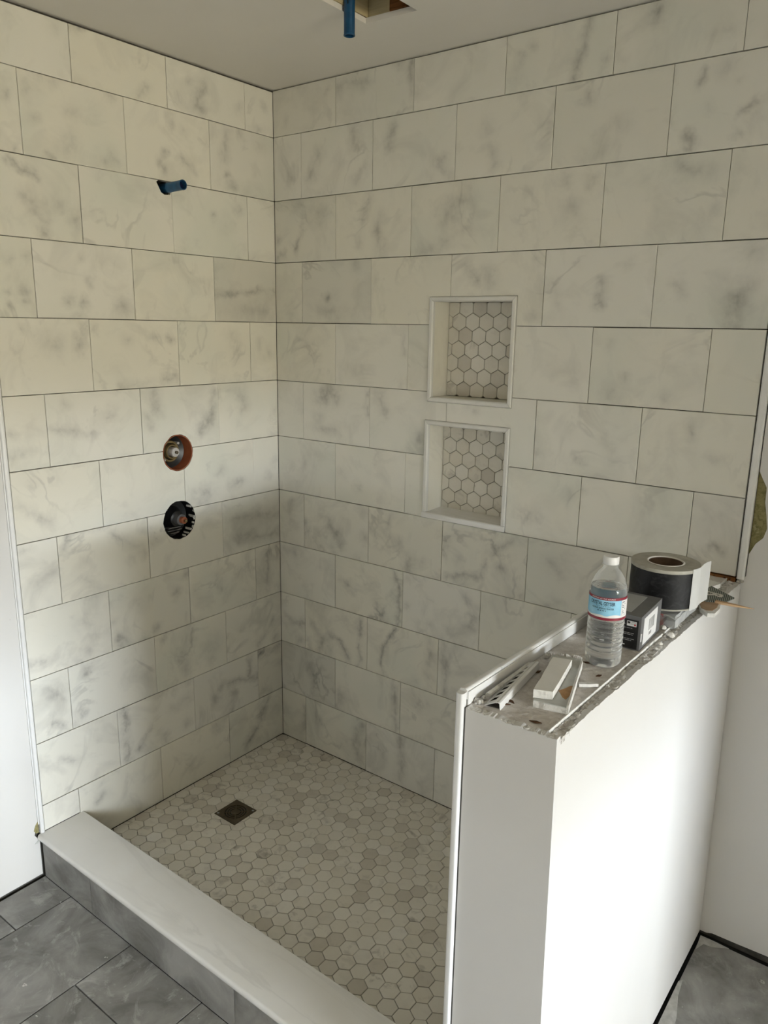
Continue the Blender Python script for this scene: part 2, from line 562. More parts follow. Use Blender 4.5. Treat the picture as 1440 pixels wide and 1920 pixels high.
# vein strokes of the marble tiles: start, end (mm along wall, mm up), half width mm, strength %
STROKES_R = (
    (61,2293,61,2293,14,50), (250,2361,250,2361,15,50), (304,2357,407,2368,20,60), (535,2388,535,2388,16,40), (582,2389,581,2296,13,50),
    (809,2359,809,2359,21,30), (1134,2396,1094,2262,12,80), (969,2361,969,2361,13,50), (941,2332,924,2295,14,50), (1177,2287,1177,2287,12,40),
    (1307,2362,1307,2362,20,95), (1464,2307,1439,2305,17,60), (1289,2294,1289,2294,16,30), (1221,2288,1221,2288,16,30), (80,2106,80,2106,22,50),
    (207,2179,171,2114,19,60), (357,2227,366,2188,24,50), (410,2120,367,2084,17,40), (511,2224,498,2173,20,60), (694,2105,708,2078,16,60),
    (665,2063,665,2063,14,30), (843,2175,843,2175,21,40), (859,2107,872,2077,21,50), (1139,2217,1139,2217,19,50), (1229,2131,1229,2131,30,45),
    (1175,2070,1147,2060,22,30), (1420,2226,1420,2202,10,70), (1511,2190,1511,2190,11,50), (1549,2140,1519,2121,9,85), (1443,2144,1443,2144,10,60),
    (1397,2098,1414,2066,12,90), (1521,2074,1521,2074,11,40), (1479,2228,1479,2228,27,40), (130,1954,101,1889,11,70), (13,1855,47,1872,11,80),
    (14,1914,14,1914,11,70), (116,2026,213,1994,29,40), (427,2030,391,1943,17,50), (391,1943,380,1882,14,40), (466,1967,471,1855,22,60),
    (773,1987,723,1944,38,70), (802,1909,606,1849,24,40), (974,1998,974,1998,12,45), (1115,1946,1115,1946,28,40), (1090,2023,1091,2013,20,50),
    (1170,2015,1160,1994,17,40), (1387,2020,1463,1999,19,55), (1486,1913,1486,1913,15,35), (246,1728,246,1728,16,100), (265,1722,265,1722,25,40),
    (370,1821,370,1821,21,40), (222,1688,355,1663,22,35), (799,1813,827,1770,13,60), (864,1790,878,1754,19,60), (1014,1813,1014,1813,12,60),
    (1012,1671,1012,1671,12,50), (1213,1748,1217,1700,13,75), (1075,1751,1098,1671,15,35), (1146,1811,1146,1811,14,35), (1279,1797,1279,1797,14,35),
    (1412,1739,1423,1721,16,55), (1553,1728,1561,1660,31,75), (1513,1751,1513,1751,21,30), (1572,1812,1572,1812,15,40), (161,1568,161,1568,37,25),
    (364,1480,403,1476,29,25), (570,1595,578,1544,10,40), (1160,1498,1160,1498,24,30), (1298,1510,1298,1510,14,65), (1257,1596,1257,1596,17,35),
    (1269,1454,1269,1454,32,50), (1407,1468,1407,1468,17,40), (1455,1586,1455,1586,19,25), (221,1390,273,1401,34,95), (203,1312,203,1312,23,50),
    (184,1284,290,1267,19,35), (429,1411,430,1336,11,60), (477,1402,500,1349,21,55), (639,1270,625,1237,24,75), (828,1380,828,1380,20,50),
    (1189,1276,1189,1276,13,75), (1284,1284,1258,1348,15,40), (1057,1280,1057,1280,12,50), (1139,1347,1139,1347,21,20), (1487,1380,1487,1380,18,55),
    (1547,1319,1547,1319,16,70), (1621,1248,1621,1248,13,40), (171,1180,103,1113,51,30), (377,1090,377,1090,19,50), (490,1063,490,1063,18,50),
    (310,1116,310,1116,26,30), (481,1196,481,1196,29,25), (1046,1086,1046,1086,22,60), (1175,1170,1175,1170,21,30), (1204,1190,1204,1190,11,60),
    (1383,1113,1379,1154,26,30), (1562,1099,1589,1075,11,60), (1552,1167,1552,1167,33,30), (60,993,51,920,16,40), (136,913,136,913,18,60),
    (219,947,291,891,23,60), (291,891,311,861,19,60), (420,907,420,907,22,65), (273,834,273,834,19,50), (396,828,396,828,17,40), (155,879,155,879,28,30),
    (516,1003,508,963,15,65), (621,872,607,830,23,75), (667,874,667,874,16,40), (1003,1001,905,917,12,75), (905,917,886,871,10,70),
    (769,838,886,871,10,75), (957,903,957,903,20,50), (750,961,752,911,16,60), (804,896,804,896,15,40), (1153,932,1121,950,25,55),
    (1091,814,1146,839,16,35), (37,793,77,786,24,60), (560,814,571,736,9,95), (571,736,569,620,9,95), (345,713,345,713,17,75), (299,731,363,702,14,50),
    (456,696,515,626,15,55), (702,654,702,654,16,50), (610,699,610,699,15,40), (843,786,873,749,17,55), (873,749,862,682,17,50), (786,649,786,649,16,40),
    (106,507,106,507,17,85), (23,526,103,500,12,50), (103,438,103,438,17,60), (160,521,217,469,14,70), (217,469,198,411,14,70), (255,500,310,494,12,85),
    (310,494,347,430,12,80), (399,597,398,415,10,85), (249,477,249,425,20,60), (558,603,517,530,9,100), (517,530,489,464,10,100), (489,464,512,413,11,100),
    (706,607,708,547,14,60), (708,547,703,465,16,65), (657,429,657,429,17,60), (769,605,772,423,11,60), (177,273,177,273,21,50), (166,324,166,324,29,40),
    (292,232,298,263,24,65), (563,385,574,215,15,85), (311,291,311,291,32,30), (683,395,683,395,18,50), (697,365,697,365,37,35), (115,64,128,162,19,55),
    (202,131,202,131,19,50), (411,179,386,79,28,70), (386,79,421,14,28,70), (338,93,338,93,24,40), (596,194,596,21,17,75),
)
STROKES_L = (
    (-788,2374,-788,2374,19,30), (-726,2383,-705,2389,16,50), (-505,2298,-535,2265,14,50), (-354,2349,-354,2349,16,45), (-298,2334,-331,2281,20,70),
    (-331,2281,-307,2270,17,60), (-158,2313,-158,2313,16,50), (-44,2342,-44,2342,13,65), (-70,2263,-70,2263,14,40), (-879,2199,-870,2209,18,70),
    (-817,2232,-817,2232,14,40), (-869,2140,-869,2140,18,65), (-748,2174,-748,2174,23,45), (-627,2239,-627,2239,15,45), (-822,2061,-822,2061,10,70),
    (-639,2082,-666,2065,21,65), (-760,2108,-777,2087,23,40), (-933,2182,-933,2182,13,45), (-914,2061,-914,2061,11,50), (-430,2239,-431,2216,13,70),
    (-452,2130,-468,2083,13,85), (-394,2207,-394,2207,19,30), (-393,2117,-356,2094,12,55), (-211,2231,-224,2145,19,45), (-193,2070,-193,2070,16,65),
    (-152,2236,-152,2236,16,50), (-210,2099,-210,2099,12,60), (-72,2220,-72,2220,22,35), (-948,2040,-877,1994,10,75), (-877,1994,-868,1986,10,75),
    (-898,1942,-859,1892,20,80), (-859,1892,-861,1862,17,80), (-815,1933,-815,1933,17,40), (-771,1897,-771,1897,21,55), (-274,1969,-274,1969,14,65),
    (-170,1999,-170,1999,14,65), (-223,1943,-223,1943,28,35), (-970,1703,-970,1703,11,50), (-976,1666,-976,1666,11,85), (-932,1709,-932,1709,11,50),
    (-908,1787,-908,1787,13,50), (-932,1679,-932,1679,11,60), (-957,1788,-957,1788,12,40), (-802,1693,-802,1693,16,65), (-757,1679,-757,1679,14,75),
    (-732,1735,-732,1735,14,50), (-755,1809,-755,1809,13,50), (-630,1677,-630,1677,22,50), (-781,1647,-781,1647,12,50), (-276,1726,-9,1741,11,65),
    (-244,1676,-47,1681,33,30), (-947,1611,-947,1611,11,50), (-860,1574,-860,1574,35,50), (-782,1558,-781,1575,23,65), (-766,1606,-766,1606,14,50),
    (-843,1628,-843,1628,12,50), (-968,1562,-968,1562,17,30), (-463,1579,-463,1579,13,100), (-537,1584,-537,1584,12,65), (-501,1455,-453,1458,12,85),
    (-615,1584,-615,1584,21,35), (-660,1443,-477,1454,13,50), (-734,1607,-734,1607,11,50), (-212,1590,-188,1537,26,40), (-84,1559,-84,1559,17,50),
    (-46,1527,-46,1527,23,35), (-962,1284,-1009,1267,15,65), (-1002,1332,-1002,1332,13,50), (-881,1338,-771,1305,12,55), (-694,1363,-694,1363,22,40),
    (-845,1397,-845,1397,18,35), (-540,1408,-529,1362,20,70), (-568,1340,-555,1308,17,45), (-300,1399,-320,1326,16,80), (-320,1326,-357,1276,18,80),
    (-173,1399,-168,1343,24,50), (-10,1331,-10,1331,20,30), (-1011,1130,-912,1065,15,45), (-965,1190,-965,1190,24,20), (-341,1074,-395,1049,33,65),
    (-195,1088,-233,1072,17,75), (-58,1090,-58,1090,18,50), (-23,1132,-23,1132,16,50), (-286,1137,-304,1122,26,40), (-983,1006,-1006,1000,10,50),
    (-963,901,-963,901,18,30), (-871,1025,-888,985,11,55), (-871,1025,-720,1019,10,50), (-714,998,-611,904,15,50), (-821,864,-832,879,13,40),
    (-658,895,-658,895,15,40), (-228,952,-20,928,22,45), (-202,879,-22,856,22,65), (-832,725,-832,725,36,45), (-974,657,-1009,663,11,55),
    (-819,642,-819,642,16,40), (-449,806,-449,806,18,85), (-486,741,-486,741,16,75), (-719,650,-719,650,20,75), (-575,638,-575,638,14,65),
    (-743,712,-743,712,17,30), (-638,748,-638,748,31,30), (-310,762,-295,712,19,45), (-412,721,-412,721,17,40), (-208,736,-208,736,24,40),
    (-66,788,-70,637,8,65), (-973,443,-936,440,10,75), (-938,547,-938,547,38,45), (-915,518,-915,518,16,40), (-845,571,-845,571,15,85),
    (-862,457,-868,445,13,85), (-721,623,-721,623,17,55), (-622,619,-622,619,16,50), (-554,597,-554,597,14,75), (-483,514,-467,471,28,55),
    (-351,500,-351,500,38,50), (-438,543,-438,543,19,40), (-50,507,-118,429,17,65), (-32,427,-32,427,19,60), (-216,519,-216,519,24,30),
    (-958,322,-894,306,13,55), (-829,338,-829,338,17,25), (-722,413,-723,285,10,85), (-723,285,-720,216,11,85), (-629,294,-679,235,13,85),
    (-567,237,-567,237,15,65), (-537,324,-467,340,17,80), (-473,241,-473,241,17,40), (-312,328,-141,303,14,75), (-254,280,-267,204,14,65),
    (-169,389,-182,327,12,75), (-341,290,-341,290,18,50), (-119,396,-21,390,17,75), (-816,138,-838,121,21,55), (-819,191,-819,191,12,35),
    (-346,180,-347,152,14,45), (-70,192,-128,102,17,85), (-128,102,-203,31,17,85), (-39,135,-39,135,21,35),
)

# ================================================================== THE SETTING
TILE_H = 0.2047
JOINT_H, JOINT_V = 0.0020, 0.0011
TILE_T = 0.010
NICHES = ((0.668, 0.967, 1.402, 1.721), (0.662, 0.967, 1.024, 1.343))
VALVES = ((-0.459, 1.217, 0.0605), (-0.465, 0.991, 0.0655))
PIPE = (-0.456, 2.029)
pipe_hole = [(PIPE[0] - 0.036, PIPE[1] + 0.012), (PIPE[0] - 0.020, PIPE[1] - 0.016), (PIPE[0] - 0.008, PIPE[1] - 0.021), (PIPE[0] + 0.012, PIPE[1] - 0.019),
             (PIPE[0] + 0.017, PIPE[1] - 0.004), (PIPE[0] + 0.012, PIPE[1] + 0.016), (PIPE[0] - 0.028, PIPE[1] + 0.018)]
left_fn = lambda u, v, d: (-d, u, v)
back_fn = lambda u, v, d: (u, d, v)

# left wall: backing with the valve openings, a solid layer behind, primed drywall beyond the tile
left_holes = [circle(y, z, r + 0.001, 36) for y, z, r in VALVES] + [pipe_hole]
m = MB().region(rect(ROOM_Y0, 0.12, -0.06, CEIL_Z + 0.02), left_holes, TILE_T, 0.075, left_fn)
m.box((-0.14, ROOM_Y0, -0.06), (-0.075, 0.12, CEIL_Z + 0.02))
wall_left = structure('wall_left', m, 'thinset')
m = MB().region([(ROOM_Y0, -0.022), (-1.0365, -0.022), (-1.0360, 0.095), (-1.050, 0.118), (-1.046, 0.135), (-1.0375, 0.150), (-1.0375, CEIL_Z), (ROOM_Y0, CEIL_Z)],
                [], 0.004, TILE_T, left_fn)
part('drywall', m, 'drywall', wall_left)
m = MB().region([(-1.0365, 0.122), (-1.046, 0.124), (-1.051, 0.134), (-1.046, 0.149), (-1.0365, 0.160)], [], 0.0028, 0.006, left_fn)
part('torn_paper', m, 'olive', wall_left)['label'] = 'torn olive paper beside the trim foot'
m = MB().region([(-1.040, 0.098), (-1.052, 0.090), (-1.044, 0.088), (-1.036, 0.094)], [], 0.0028, 0.006, left_fn)
part('torn_paper', m, 'grey_block', wall_left)

# back wall: backing with the two niche openings, drywall right of the tile edge
NB = 0.013
m = MB().region(rect(-0.14, ROOM_X1 + 0.05, -0.06, CEIL_Z + 0.02), [rect(a, b, c, d) for a, b, c, d in NICHES], TILE_T, 0.104, back_fn)
m.box((-0.14, 0.106, -0.06), (ROOM_X1 + 0.05, 0.16, CEIL_Z + 0.02))
wall_back = structure('wall_back', m, 'thinset')
m = MB().region([(1.6455, -0.027), (1.675, -0.027), (1.690, -0.021), (1.75, -0.019), (1.83, -0.015), (ROOM_X1, -0.016), (ROOM_X1, CEIL_Z), (1.6555, CEIL_Z), (1.6555, 1.300), (1.664, 1.283), (1.676, 1.262), (1.677, 1.225),
                 (1.684, 1.190), (1.689, 1.160), (1.683, 1.135), (1.668, 1.118), (1.6555, 1.088), (1.6555, 1.03), (1.6455, 1.02)],
                [], 0.002, TILE_T, back_fn)
part('drywall', m, 'drywall', wall_back)
m = MB().region([(1.6545, 1.305), (1.664, 1.288), (1.680, 1.262), (1.682, 1.225), (1.690, 1.190), (1.695, 1.160), (1.690, 1.130), (1.672, 1.112), (1.6545, 1.082)], [], 0.006, 0.0098, back_fn)
part('torn_board', m, 'olive', wall_back)['label'] = 'olive torn board showing beside the white trim'
m = MB().box((1.475, -0.003, 0.985), (1.632, 0.0095, 1.0215))
part('exposed_stud', m, 'stud', wall_back)['label'] = 'bare orange-brown wood under the lowest cut tiles'
m = MB()
for x in (1.58, 1.605, 1.619):
    m.box((x, -0.0045, 0.99), (x + 0.0025, -0.003, 1.0200))
part('splinter', m, 'joist', wall_back)

def tile_mesh(w, h, c=0.0009):
    x, z = w / 2, h / 2
    ring = lambda a, b, d: [(-a, d, -b), (a, d, -b), (a, d, b), (-a, d, b)]
    mb = MB().loft([ring(x - c, z - c, 0.0), ring(x, z, c), ring(x, z, TILE_T - 0.0004)])
    return mb.mesh('tile', (0, 0, 0))[0]

def set_strokes(o, cu, cv, strokes):
    best = sorted(strokes, key=lambda s: -s[5] * s[4])[:NSTROKE]
    for i, (a, b, c, d, w, s) in enumerate(best):
        dx, dz = (c - a) / 1000, (d - b) / 1000
        l2 = dx * dx + dz * dz
        o[f'vein_{i}_start'] = [a / 1000 - cu, 0.0, b / 1000 - cv]
        o[f'vein_{i}_run'] = [dx, 0.0, dz]
        o[f'vein_{i}_size'] = [w / 1000 * 2.1 + 0.003, s / 100, (1 / l2 if l2 > 1e-8 else 0.0)]

def lay_tile(wall, side, u0, u1, v0, v1, holes, strokes, grey, veining):
    cu, cv = (u0 + u1) / 2, (v0 + v1) / 2
    g = 0.0004
    u0 += JOINT_V / 2 + random.uniform(0, g)
    u1 -= JOINT_V / 2 + random.uniform(0, g)
    v0 += JOINT_H / 2 + random.uniform(-g, g)
    v1 -= JOINT_H / 2 + random.uniform(-g, g)
    hit = [h for h in holes if max(p[0] for p in h) > u0 and min(p[0] for p in h) < u1 and max(p[1] for p in h) > v0 and min(p[1] for p in h) < v1]
    if hit:
        mb = MB().region(rect(u0 - cu, u1 - cu, v0 - cv, v1 - cv), [[(p[0] - cu, p[1] - cv) for p in h] for h in hit], 0.0, TILE_T - 0.0004, lambda u, v, d: (u, d, v))
        if not mb.v:
            return
        me = mb.mesh('tile', (0, 0, 0))[0]
    else:
        me = tile_mesh(u1 - u0, v1 - v0)
        cu, cv = (u0 + u1) / 2, (v0 + v1) / 2
    lift = random.uniform(0, 0.0005)
    mine = [s for s in strokes if u0 < (s[0] + s[2]) / 2000 < u1 and v0 < (s[1] + s[3]) / 2000 < v1]
    if side == 'back':
        o = link('tile', me, (cu, lift, cv), marble_for(min(len(mine), NSTROKE)), wall)
    else:
        o = link('tile', me, (-lift, cu, cv), marble_for(min(len(mine), NSTROKE)), wall, math.radians(90))
    o['veining'] = veining
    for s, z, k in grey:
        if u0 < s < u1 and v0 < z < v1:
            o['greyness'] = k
    set_strokes(o, cu, cv, mine)

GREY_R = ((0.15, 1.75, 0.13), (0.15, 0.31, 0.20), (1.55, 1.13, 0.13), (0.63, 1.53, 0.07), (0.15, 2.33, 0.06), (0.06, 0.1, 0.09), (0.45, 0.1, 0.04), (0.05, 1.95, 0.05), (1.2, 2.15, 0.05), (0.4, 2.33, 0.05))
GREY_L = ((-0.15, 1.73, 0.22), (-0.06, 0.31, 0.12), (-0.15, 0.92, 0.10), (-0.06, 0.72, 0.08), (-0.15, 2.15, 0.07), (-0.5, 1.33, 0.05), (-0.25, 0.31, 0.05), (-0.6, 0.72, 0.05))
back_holes = [rect(a - 0.001, b + 0.001, c - 0.001, d + 0.001) for a, b, c, d in NICHES]
for r in range(1, 13):
    z0, z1 = (12 - r) * TILE_H, (13 - r) * TILE_H
    if r == 1:
        z1 = CEIL_Z - 0.003
    xe = 1.6315 if r <= 7 else 1.4560
    off = 0.2817 if r % 2 else 0.1285
    xs = [-0.0004] + [off + 0.3063 * k for k in range(8) if off + 0.3063 * k < xe - 0.03] + [xe]
    for a, b in zip(xs, xs[1:]):
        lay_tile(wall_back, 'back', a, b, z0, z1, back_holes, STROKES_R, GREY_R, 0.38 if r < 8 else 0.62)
left_cut = [circle(y, z, r, 44, 0.0012) for y, z, r in VALVES] + [pipe_hole]
for r in range(1, 13):
    z0, z1 = (12 - r) * TILE_H, (13 - r) * TILE_H
    if r == 1:
        z1 = CEIL_Z - 0.006
    off = 0.1282 if r % 2 else 0.2815
    ys = [-1.0190] + sorted(-(off + 0.3096 * k) for k in range(4) if off + 0.3096 * k < 1.0) + [0.0004]
    for k, (a, b) in enumerate(zip(ys, ys[1:])):
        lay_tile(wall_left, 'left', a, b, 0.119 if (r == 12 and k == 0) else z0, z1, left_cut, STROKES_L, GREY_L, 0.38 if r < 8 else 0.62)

# ceiling with the square cut-out and what shows above it
HOLE = [(0.629, -0.279), (0.789, -0.272), (0.793, -0.62), (0.640, -0.62)]
top_fn = lambda u, v, d: (u, v, d)
m = MB().region(rect(-0.14, ROOM_X1 + 0.05, ROOM_Y0, 0.16), [HOLE], CEIL_Z, CEIL_Z + 0.0135, top_fn)
ceiling = structure('ceiling', m, 'ceiling')
m = MB().region([(0.55, -0.22), (0.86, -0.22), (0.86, -0.70), (0.55, -0.70)], [[(0.631, -0.262), (0.800, -0.262), (0.800, -0.63), (0.625, -0.63)]], CEIL_Z + 0.014, CEIL_Z + 0.17, top_fn)
part('joist', m, 'joist', ceiling)
m = MB().box((0.55, -0.70, CEIL_Z + 0.171), (0.86, -0.22, CEIL_Z + 0.20))
part('subfloor', m, 'joist', ceiling)
m = MB().box((0.633, -0.2740, CEIL_Z + 0.0145), (0.705, -0.2630, CEIL_Z + 0.165))
part('blocking', m, 'pine', ceiling)
m = MB().box((0.626, -0.60, CEIL_Z + 0.0145), (0.6325, -0.2745, CEIL_Z + 0.165), lambda x, y, z: (x + (y + 0.2745) * -0.02, y, z))
part('blocking', m, 'pine', ceiling)
m = MB().box((0.7055, -0.2780, CEIL_Z + 0.0145), (0.757, -0.2630, CEIL_Z + 0.165))
part('joist', m, 'stud', ceiling)
m = MB().box((-0.14, ROOM_Y0, CEIL_Z + 0.21), (ROOM_X1 + 0.05, 0.16, CEIL_Z + 0.24))
part('roof_deck', m, 'joist', ceiling)

# the rest of the room (behind and beside the camera)
m = MB().region(rect(ROOM_Y0, 0.0, -0.06, CEIL_Z), [rect(*WIN_R)], 0.0, 0.12, lambda u, v, d: (ROOM_X1 + d, u, v))
structure('wall_right', m, 'paint')
# unseen partition added to shade the corner right of the half wall
m = MB().box((2.70, -0.50, -0.06), (2.82, 0.0015, CEIL_Z))
structure('wall_shading', m, 'paint')
m = MB().box((-0.14, ROOM_Y0 - 0.12, -0.06), (ROOM_X1 + 0.12, ROOM_Y0, CEIL_Z + 0.24))
structure('wall_front', m, 'paint')
m = MB()
y0, y1, z0, z1 = WIN_R
X = ROOM_X1 + 0.05
for a, b in (((y0, z0), (y1, z0 + 0.05)), ((y0, z1 - 0.05), (y1, z1)), ((y0, z0), (y0 + 0.05, z1)), ((y1 - 0.05, z0), (y1, z1)), ((y0, 1.48), (y1, 1.53))):
    m.box((X, a[0], a[1]), (X + 0.04, b[0], b[1]))
win = structure('window_1', m, 'trim')

# unseen slab added outside the window to cut off the higher sky
m = MB().box((ROOM_X1 + 0.14, -9.0, 1.90), (ROOM_X1 + 4.2, 5.0, 2.05))
structure('ceiling_porch', m, 'paint')

# bathroom floor: dark bed and grey porcelain tiles in half-offset strips
m = MB().box((-0.14, ROOM_Y0, -0.075), (ROOM_X1 + 0.12, 0.16, -0.041))
floor = structure('floor', m, 'floor_joint')
def floor_tile(x0, x1, y0, y1, dust):
    g = 0.0016
    x0, x1, y0, y1 = x0 + g, x1 - g, y0 + g, y1 - g
    if x1 - x0 < 0.01 or y1 - y0 < 0.01:
        return
    ring = lambda c, z: [(x0 + c, y0 + c, z), (x1 - c, y0 + c, z), (x1 - c, y1 - c, z), (x0 + c, y1 - c, z)]
    m = MB().loft([ring(0, -0.0405), ring(0, FLOOR_Z - 0.0008), ring(0.0008, FLOOR_Z)])
    o = part('tile', m, 'porcelain', floor)
    o['dust'] = dust
for k in range(-1, 29):
    sx0, sx1 = 0.144 + 0.297 * k, 0.144 + 0.297 * (k + 1)
    base = -1.200 if k % 2 else -0.8975
    for j in range(-5, 4):
        ya, yb = base + 0.605 * (j - 1), base + 0.605 * j
        xa, xb = max(sx0, 0.0005), min(sx1, ROOM_X1 - 0.006)
        ya2 = max(ya, ROOM_Y0 + 0.006)
        if xa < 1.60:
            yb2 = min(yb, -1.0318 if xb < 1.45 else -1.0560)
        else:
            xa, yb2 = (max(xa, 1.664), min(yb, -0.0145))
        if sx1 > 2.69 and sx0 < 2.83:
            yb2 = min(yb2, -0.506)
        if yb2 - ya2 > 0.015 and xb - xa > 0.01:
            floor_tile(xa, xb, ya2, yb2, 1.0 if xa < 1.0 else 0.55)
# the strip of tile between the half wall and the first full joint
m = MB().region([(1.664, -0.0150), (1.700, -0.0140), (1.740, -0.0155), (1.700, -0.040), (1.680, -0.043), (1.668, -0.075)], [], FLOOR_Z - 0.001, FLOOR_Z + 0.0006, top_fn)
part('mortar_smear', m, 'smear', floor)
m = MB().region([(1.664, -0.215), (1.672, -0.205), (1.678, -0.262), (1.695, -0.330), (1.705, -0.42), (1.665, -0.42)], [], FLOOR_Z - 0.001, FLOOR_Z + 0.0006, top_fn)
part('mortar_smear', m, 'smear', floor)

# shower floor: hexagon mosaic around the square drain
SX1, SY0 = 1.456, -0.889
DRAIN = (0.2475, -0.4790, 0.0505)
m = MB().box((-0.009, -0.90, -0.040), (1.47, 0.009, -0.0075))
shower_floor = structure('floor_shower', m, 'hex_joint')
shower_floor['label'] = 'beige marble hexagon mosaic floor inside the shower'
PITCH_H = 0.0482
def hexagon(cx, cy, flat):
    R = flat / math.sqrt(3)
    return [(cx + R * math.cos(math.radians(90 + 60 * k)), cy + R * math.sin(math.radians(90 + 60 * k))) for k in range(6)]
def hex_grid(x0, x1, y0, y1, ax, ay, pitch):
    out = []
    rh = pitch * math.sqrt(3) / 2
    j0, j1 = int((y0 - ay) / rh) - 2, int((y1 - ay) / rh) + 2
    for j in range(j0, j1 + 1):
        for i in range(int((x0 - ax) / pitch) - 2, int((x1 - ax) / pitch) + 3):
            out.append((ax + (i + 0.5 * (j % 2)) * pitch, ay + j * rh))
    return out
def hex_piece(poly, holes, z0, z1, fn):
    if holes:
        return MB().region(poly, holes, z0, z1, fn)
    c = 0.0007
    cx = sum(p[0] for p in poly) / len(poly)
    cy = sum(p[1] for p in poly) / len(poly)
    def sh(p):
        d = math.hypot(p[0] - cx, p[1] - cy) or 1
        return (p[0] + (cx - p[0]) * c / d, p[1] + (cy - p[1]) * c / d)
    lo = [fn(p[0], p[1], z0) for p in poly]
    mid = [fn(p[0], p[1], z1 - (c if z1 > z0 else -c)) for p in poly]
    hi = [fn(*sh(p), z1) for p in poly]
    return MB().loft([lo, mid, hi])
drain_sq = rect(DRAIN[0] - DRAIN[2] - 0.001, DRAIN[0] + DRAIN[2] + 0.001, DRAIN[1] - DRAIN[2] - 0.001, DRAIN[1] + DRAIN[2] + 0.001)
pieces = []
for cx, cy in hex_grid(0, SX1, SY0, 0, 0.8639, -0.484, PITCH_H):
    poly = clip_poly(hexagon(cx, cy, PITCH_H - 0.0016), 0.0015, SX1, SY0, -0.0015)
    if len(poly) < 3 or area(poly) < 6e-5:
        continue
    over = abs(cx - DRAIN[0]) < DRAIN[2] + 0.03 and abs(cy - DRAIN[1]) < DRAIN[2] + 0.03
    z = random.uniform(-0.0006, 0.0004)
    mb = hex_piece(poly, [drain_sq] if over else [], -0.0076, z, top_fn)
    if not mb.v:
        continue
    # rough share of the photograph the piece takes: distance to the viewer, and not behind the half wall
    d = (Vector((cx, cy, 0)) - CAM_LOC).length
    t = (1.47 - CAM_LOC.x) / (cx - CAM_LOC.x)
    zc = CAM_LOC.z * (1 - t)
    yc = CAM_LOC.y + t * (cy - CAM_LOC.y)
    hidden = zc < 1.05 and yc > -1.05
    tc = (-1.04 - CAM_LOC.y) / (cy - CAM_LOC.y)
    curb_hidden = CAM_LOC.z * (1 - (-0.889 - CAM_LOC.y) / (cy - CAM_LOC.y)) < 0.118
    pieces.append((hidden or curb_hidden, d, mb))
pieces.sort(key=lambda q: (q[0], q[1]))
for hid, d, mb in pieces[:300]:
    part('hexagon_tile', mb, 'hexa', shower_floor)
rest = MB()
for hid, d, mb in pieces[300:]:
    rest.add(mb.v, mb.f)
o = part('hexagon_tile_field', rest, 'hexa', shower_floor)
o['kind'] = 'stuff'

# half wall between shower and bathroom
HW_Y, HW_X0 = -1.050, 1.474
def ztop(y):
    return 1.036 - 0.019 * (y + 1.05)
def xout(y, z):
    t = (y + 1.05) / 1.05
    k = (z + 0.03) / 1.07
    return (1.652 + 0.005 * t) * (1 - k) + (1.633 + 0.013 * t) * k
core = MB().box((HW_X0, HW_Y + 0.013, -0.040), (1.6165, 0.0005, 1.0), lambda x, y, z: (x, y, z if z < 0.5 else ztop(y) - 0.013))
wall_half = structure('wall_half', core, 'stud')
wall_half['label'] = 'white half wall with a broken unfinished top beside the shower'
rr = random.Random(3)
ys = [HW_Y + 0.003 + i * (1.046 / 170) for i in range(171)]
tops = []
j = 0.0
for y in ys:
    j = 0.6 * j + rr.uniform(-0.0013, 0.0011)
    tops.append(ztop(y) - 0.0035 + j + 0.0018 * math.sin(y * 23) * math.sin(y * 9 + 1))
m = MB()
rings = []
for y, zt in zip(ys, tops):
    levels = [-0.028, 0.25, 0.5, 0.75, zt]
    rings.append([(xout(y, z), y, z) for z in levels] + [(xout(y, z) - 0.0125, y, z - 0.002 * (i == 0)) for i, z in enumerate(reversed(levels))])
m.loft(rings)
part('side_panel', m, 'drywall', wall_half)
m = MB()
rings = []
n = 60
jj = 0.0
for i in range(n + 1):
    x = 1.4745 + (1.0 * i / n) * (xout(HW_Y, 1.03) - 1.4745)
    jj = 0.5 * jj + rr.uniform(-0.0012, 0.0012)
    zt = ztop(HW_Y) - 0.002 + jj
    xb = 1.4745 + (1.0 * i / n) * (xout(HW_Y, -0.03) - 0.0003 - 1.4745)
    rings.append([(xb, HW_Y, -0.030), (x, HW_Y, zt), (x, HW_Y + 0.0125, zt + 0.0015), (xb, HW_Y + 0.0125, -0.030)])
m.loft(rings)
part('end_panel', m, 'drywall', wall_half)
def bumpy(x0, x1, y0, y1, nx, ny, zf, amp, seed, th=0.010, edge=0.0):
    r = random.Random(seed)
    top = [[None] * (nx + 1) for _ in range(ny + 1)]
    for b in range(ny + 1):
        for a in range(nx + 1):
            y = y0 + (y1 - y0) * b / ny
            x = x0 + (x1 - x0) * a / nx
            ex = r.uniform(-edge, edge) if a in (0, nx) else 0
            ey = r.uniform(-edge, edge) if b in (0, ny) else 0
            top[b][a] = (x + ex, y + ey, zf(x, y) + r.uniform(-amp, amp))
    vs = [p for row in top for p in row]
    n1 = len(vs)
    vs += [(p[0], p[1], p[2] - th) for p in vs]
    w = nx + 1
    fs = []
    for b in range(ny):
        for a in range(nx):
            i = b * w + a
            fs.append((i, i + 1, i + w + 1, i + w))
            fs.append((n1 + i, n1 + i + w, n1 + i + w + 1, n1 + i + 1))
    loop = [a for a in range(w)] + [b * w + nx for b in range(1, ny + 1)] + [ny * w + a for a in range(nx - 1, -1, -1)] + [b * w for b in range(ny - 1, 0, -1)]
    for a, b in zip(loop, loop[1:] + loop[:1]):
        fs.append((a, n1 + a, n1 + b, b))
    return MB().add(vs, fs)
part('top_board', bumpy(1.4735, 1.6115, HW_Y + 0.012, -0.001, 14, 90, lambda x, y: ztop(y), 0.0007, 5, 0.012, 0.0008), 'board', wall_half)
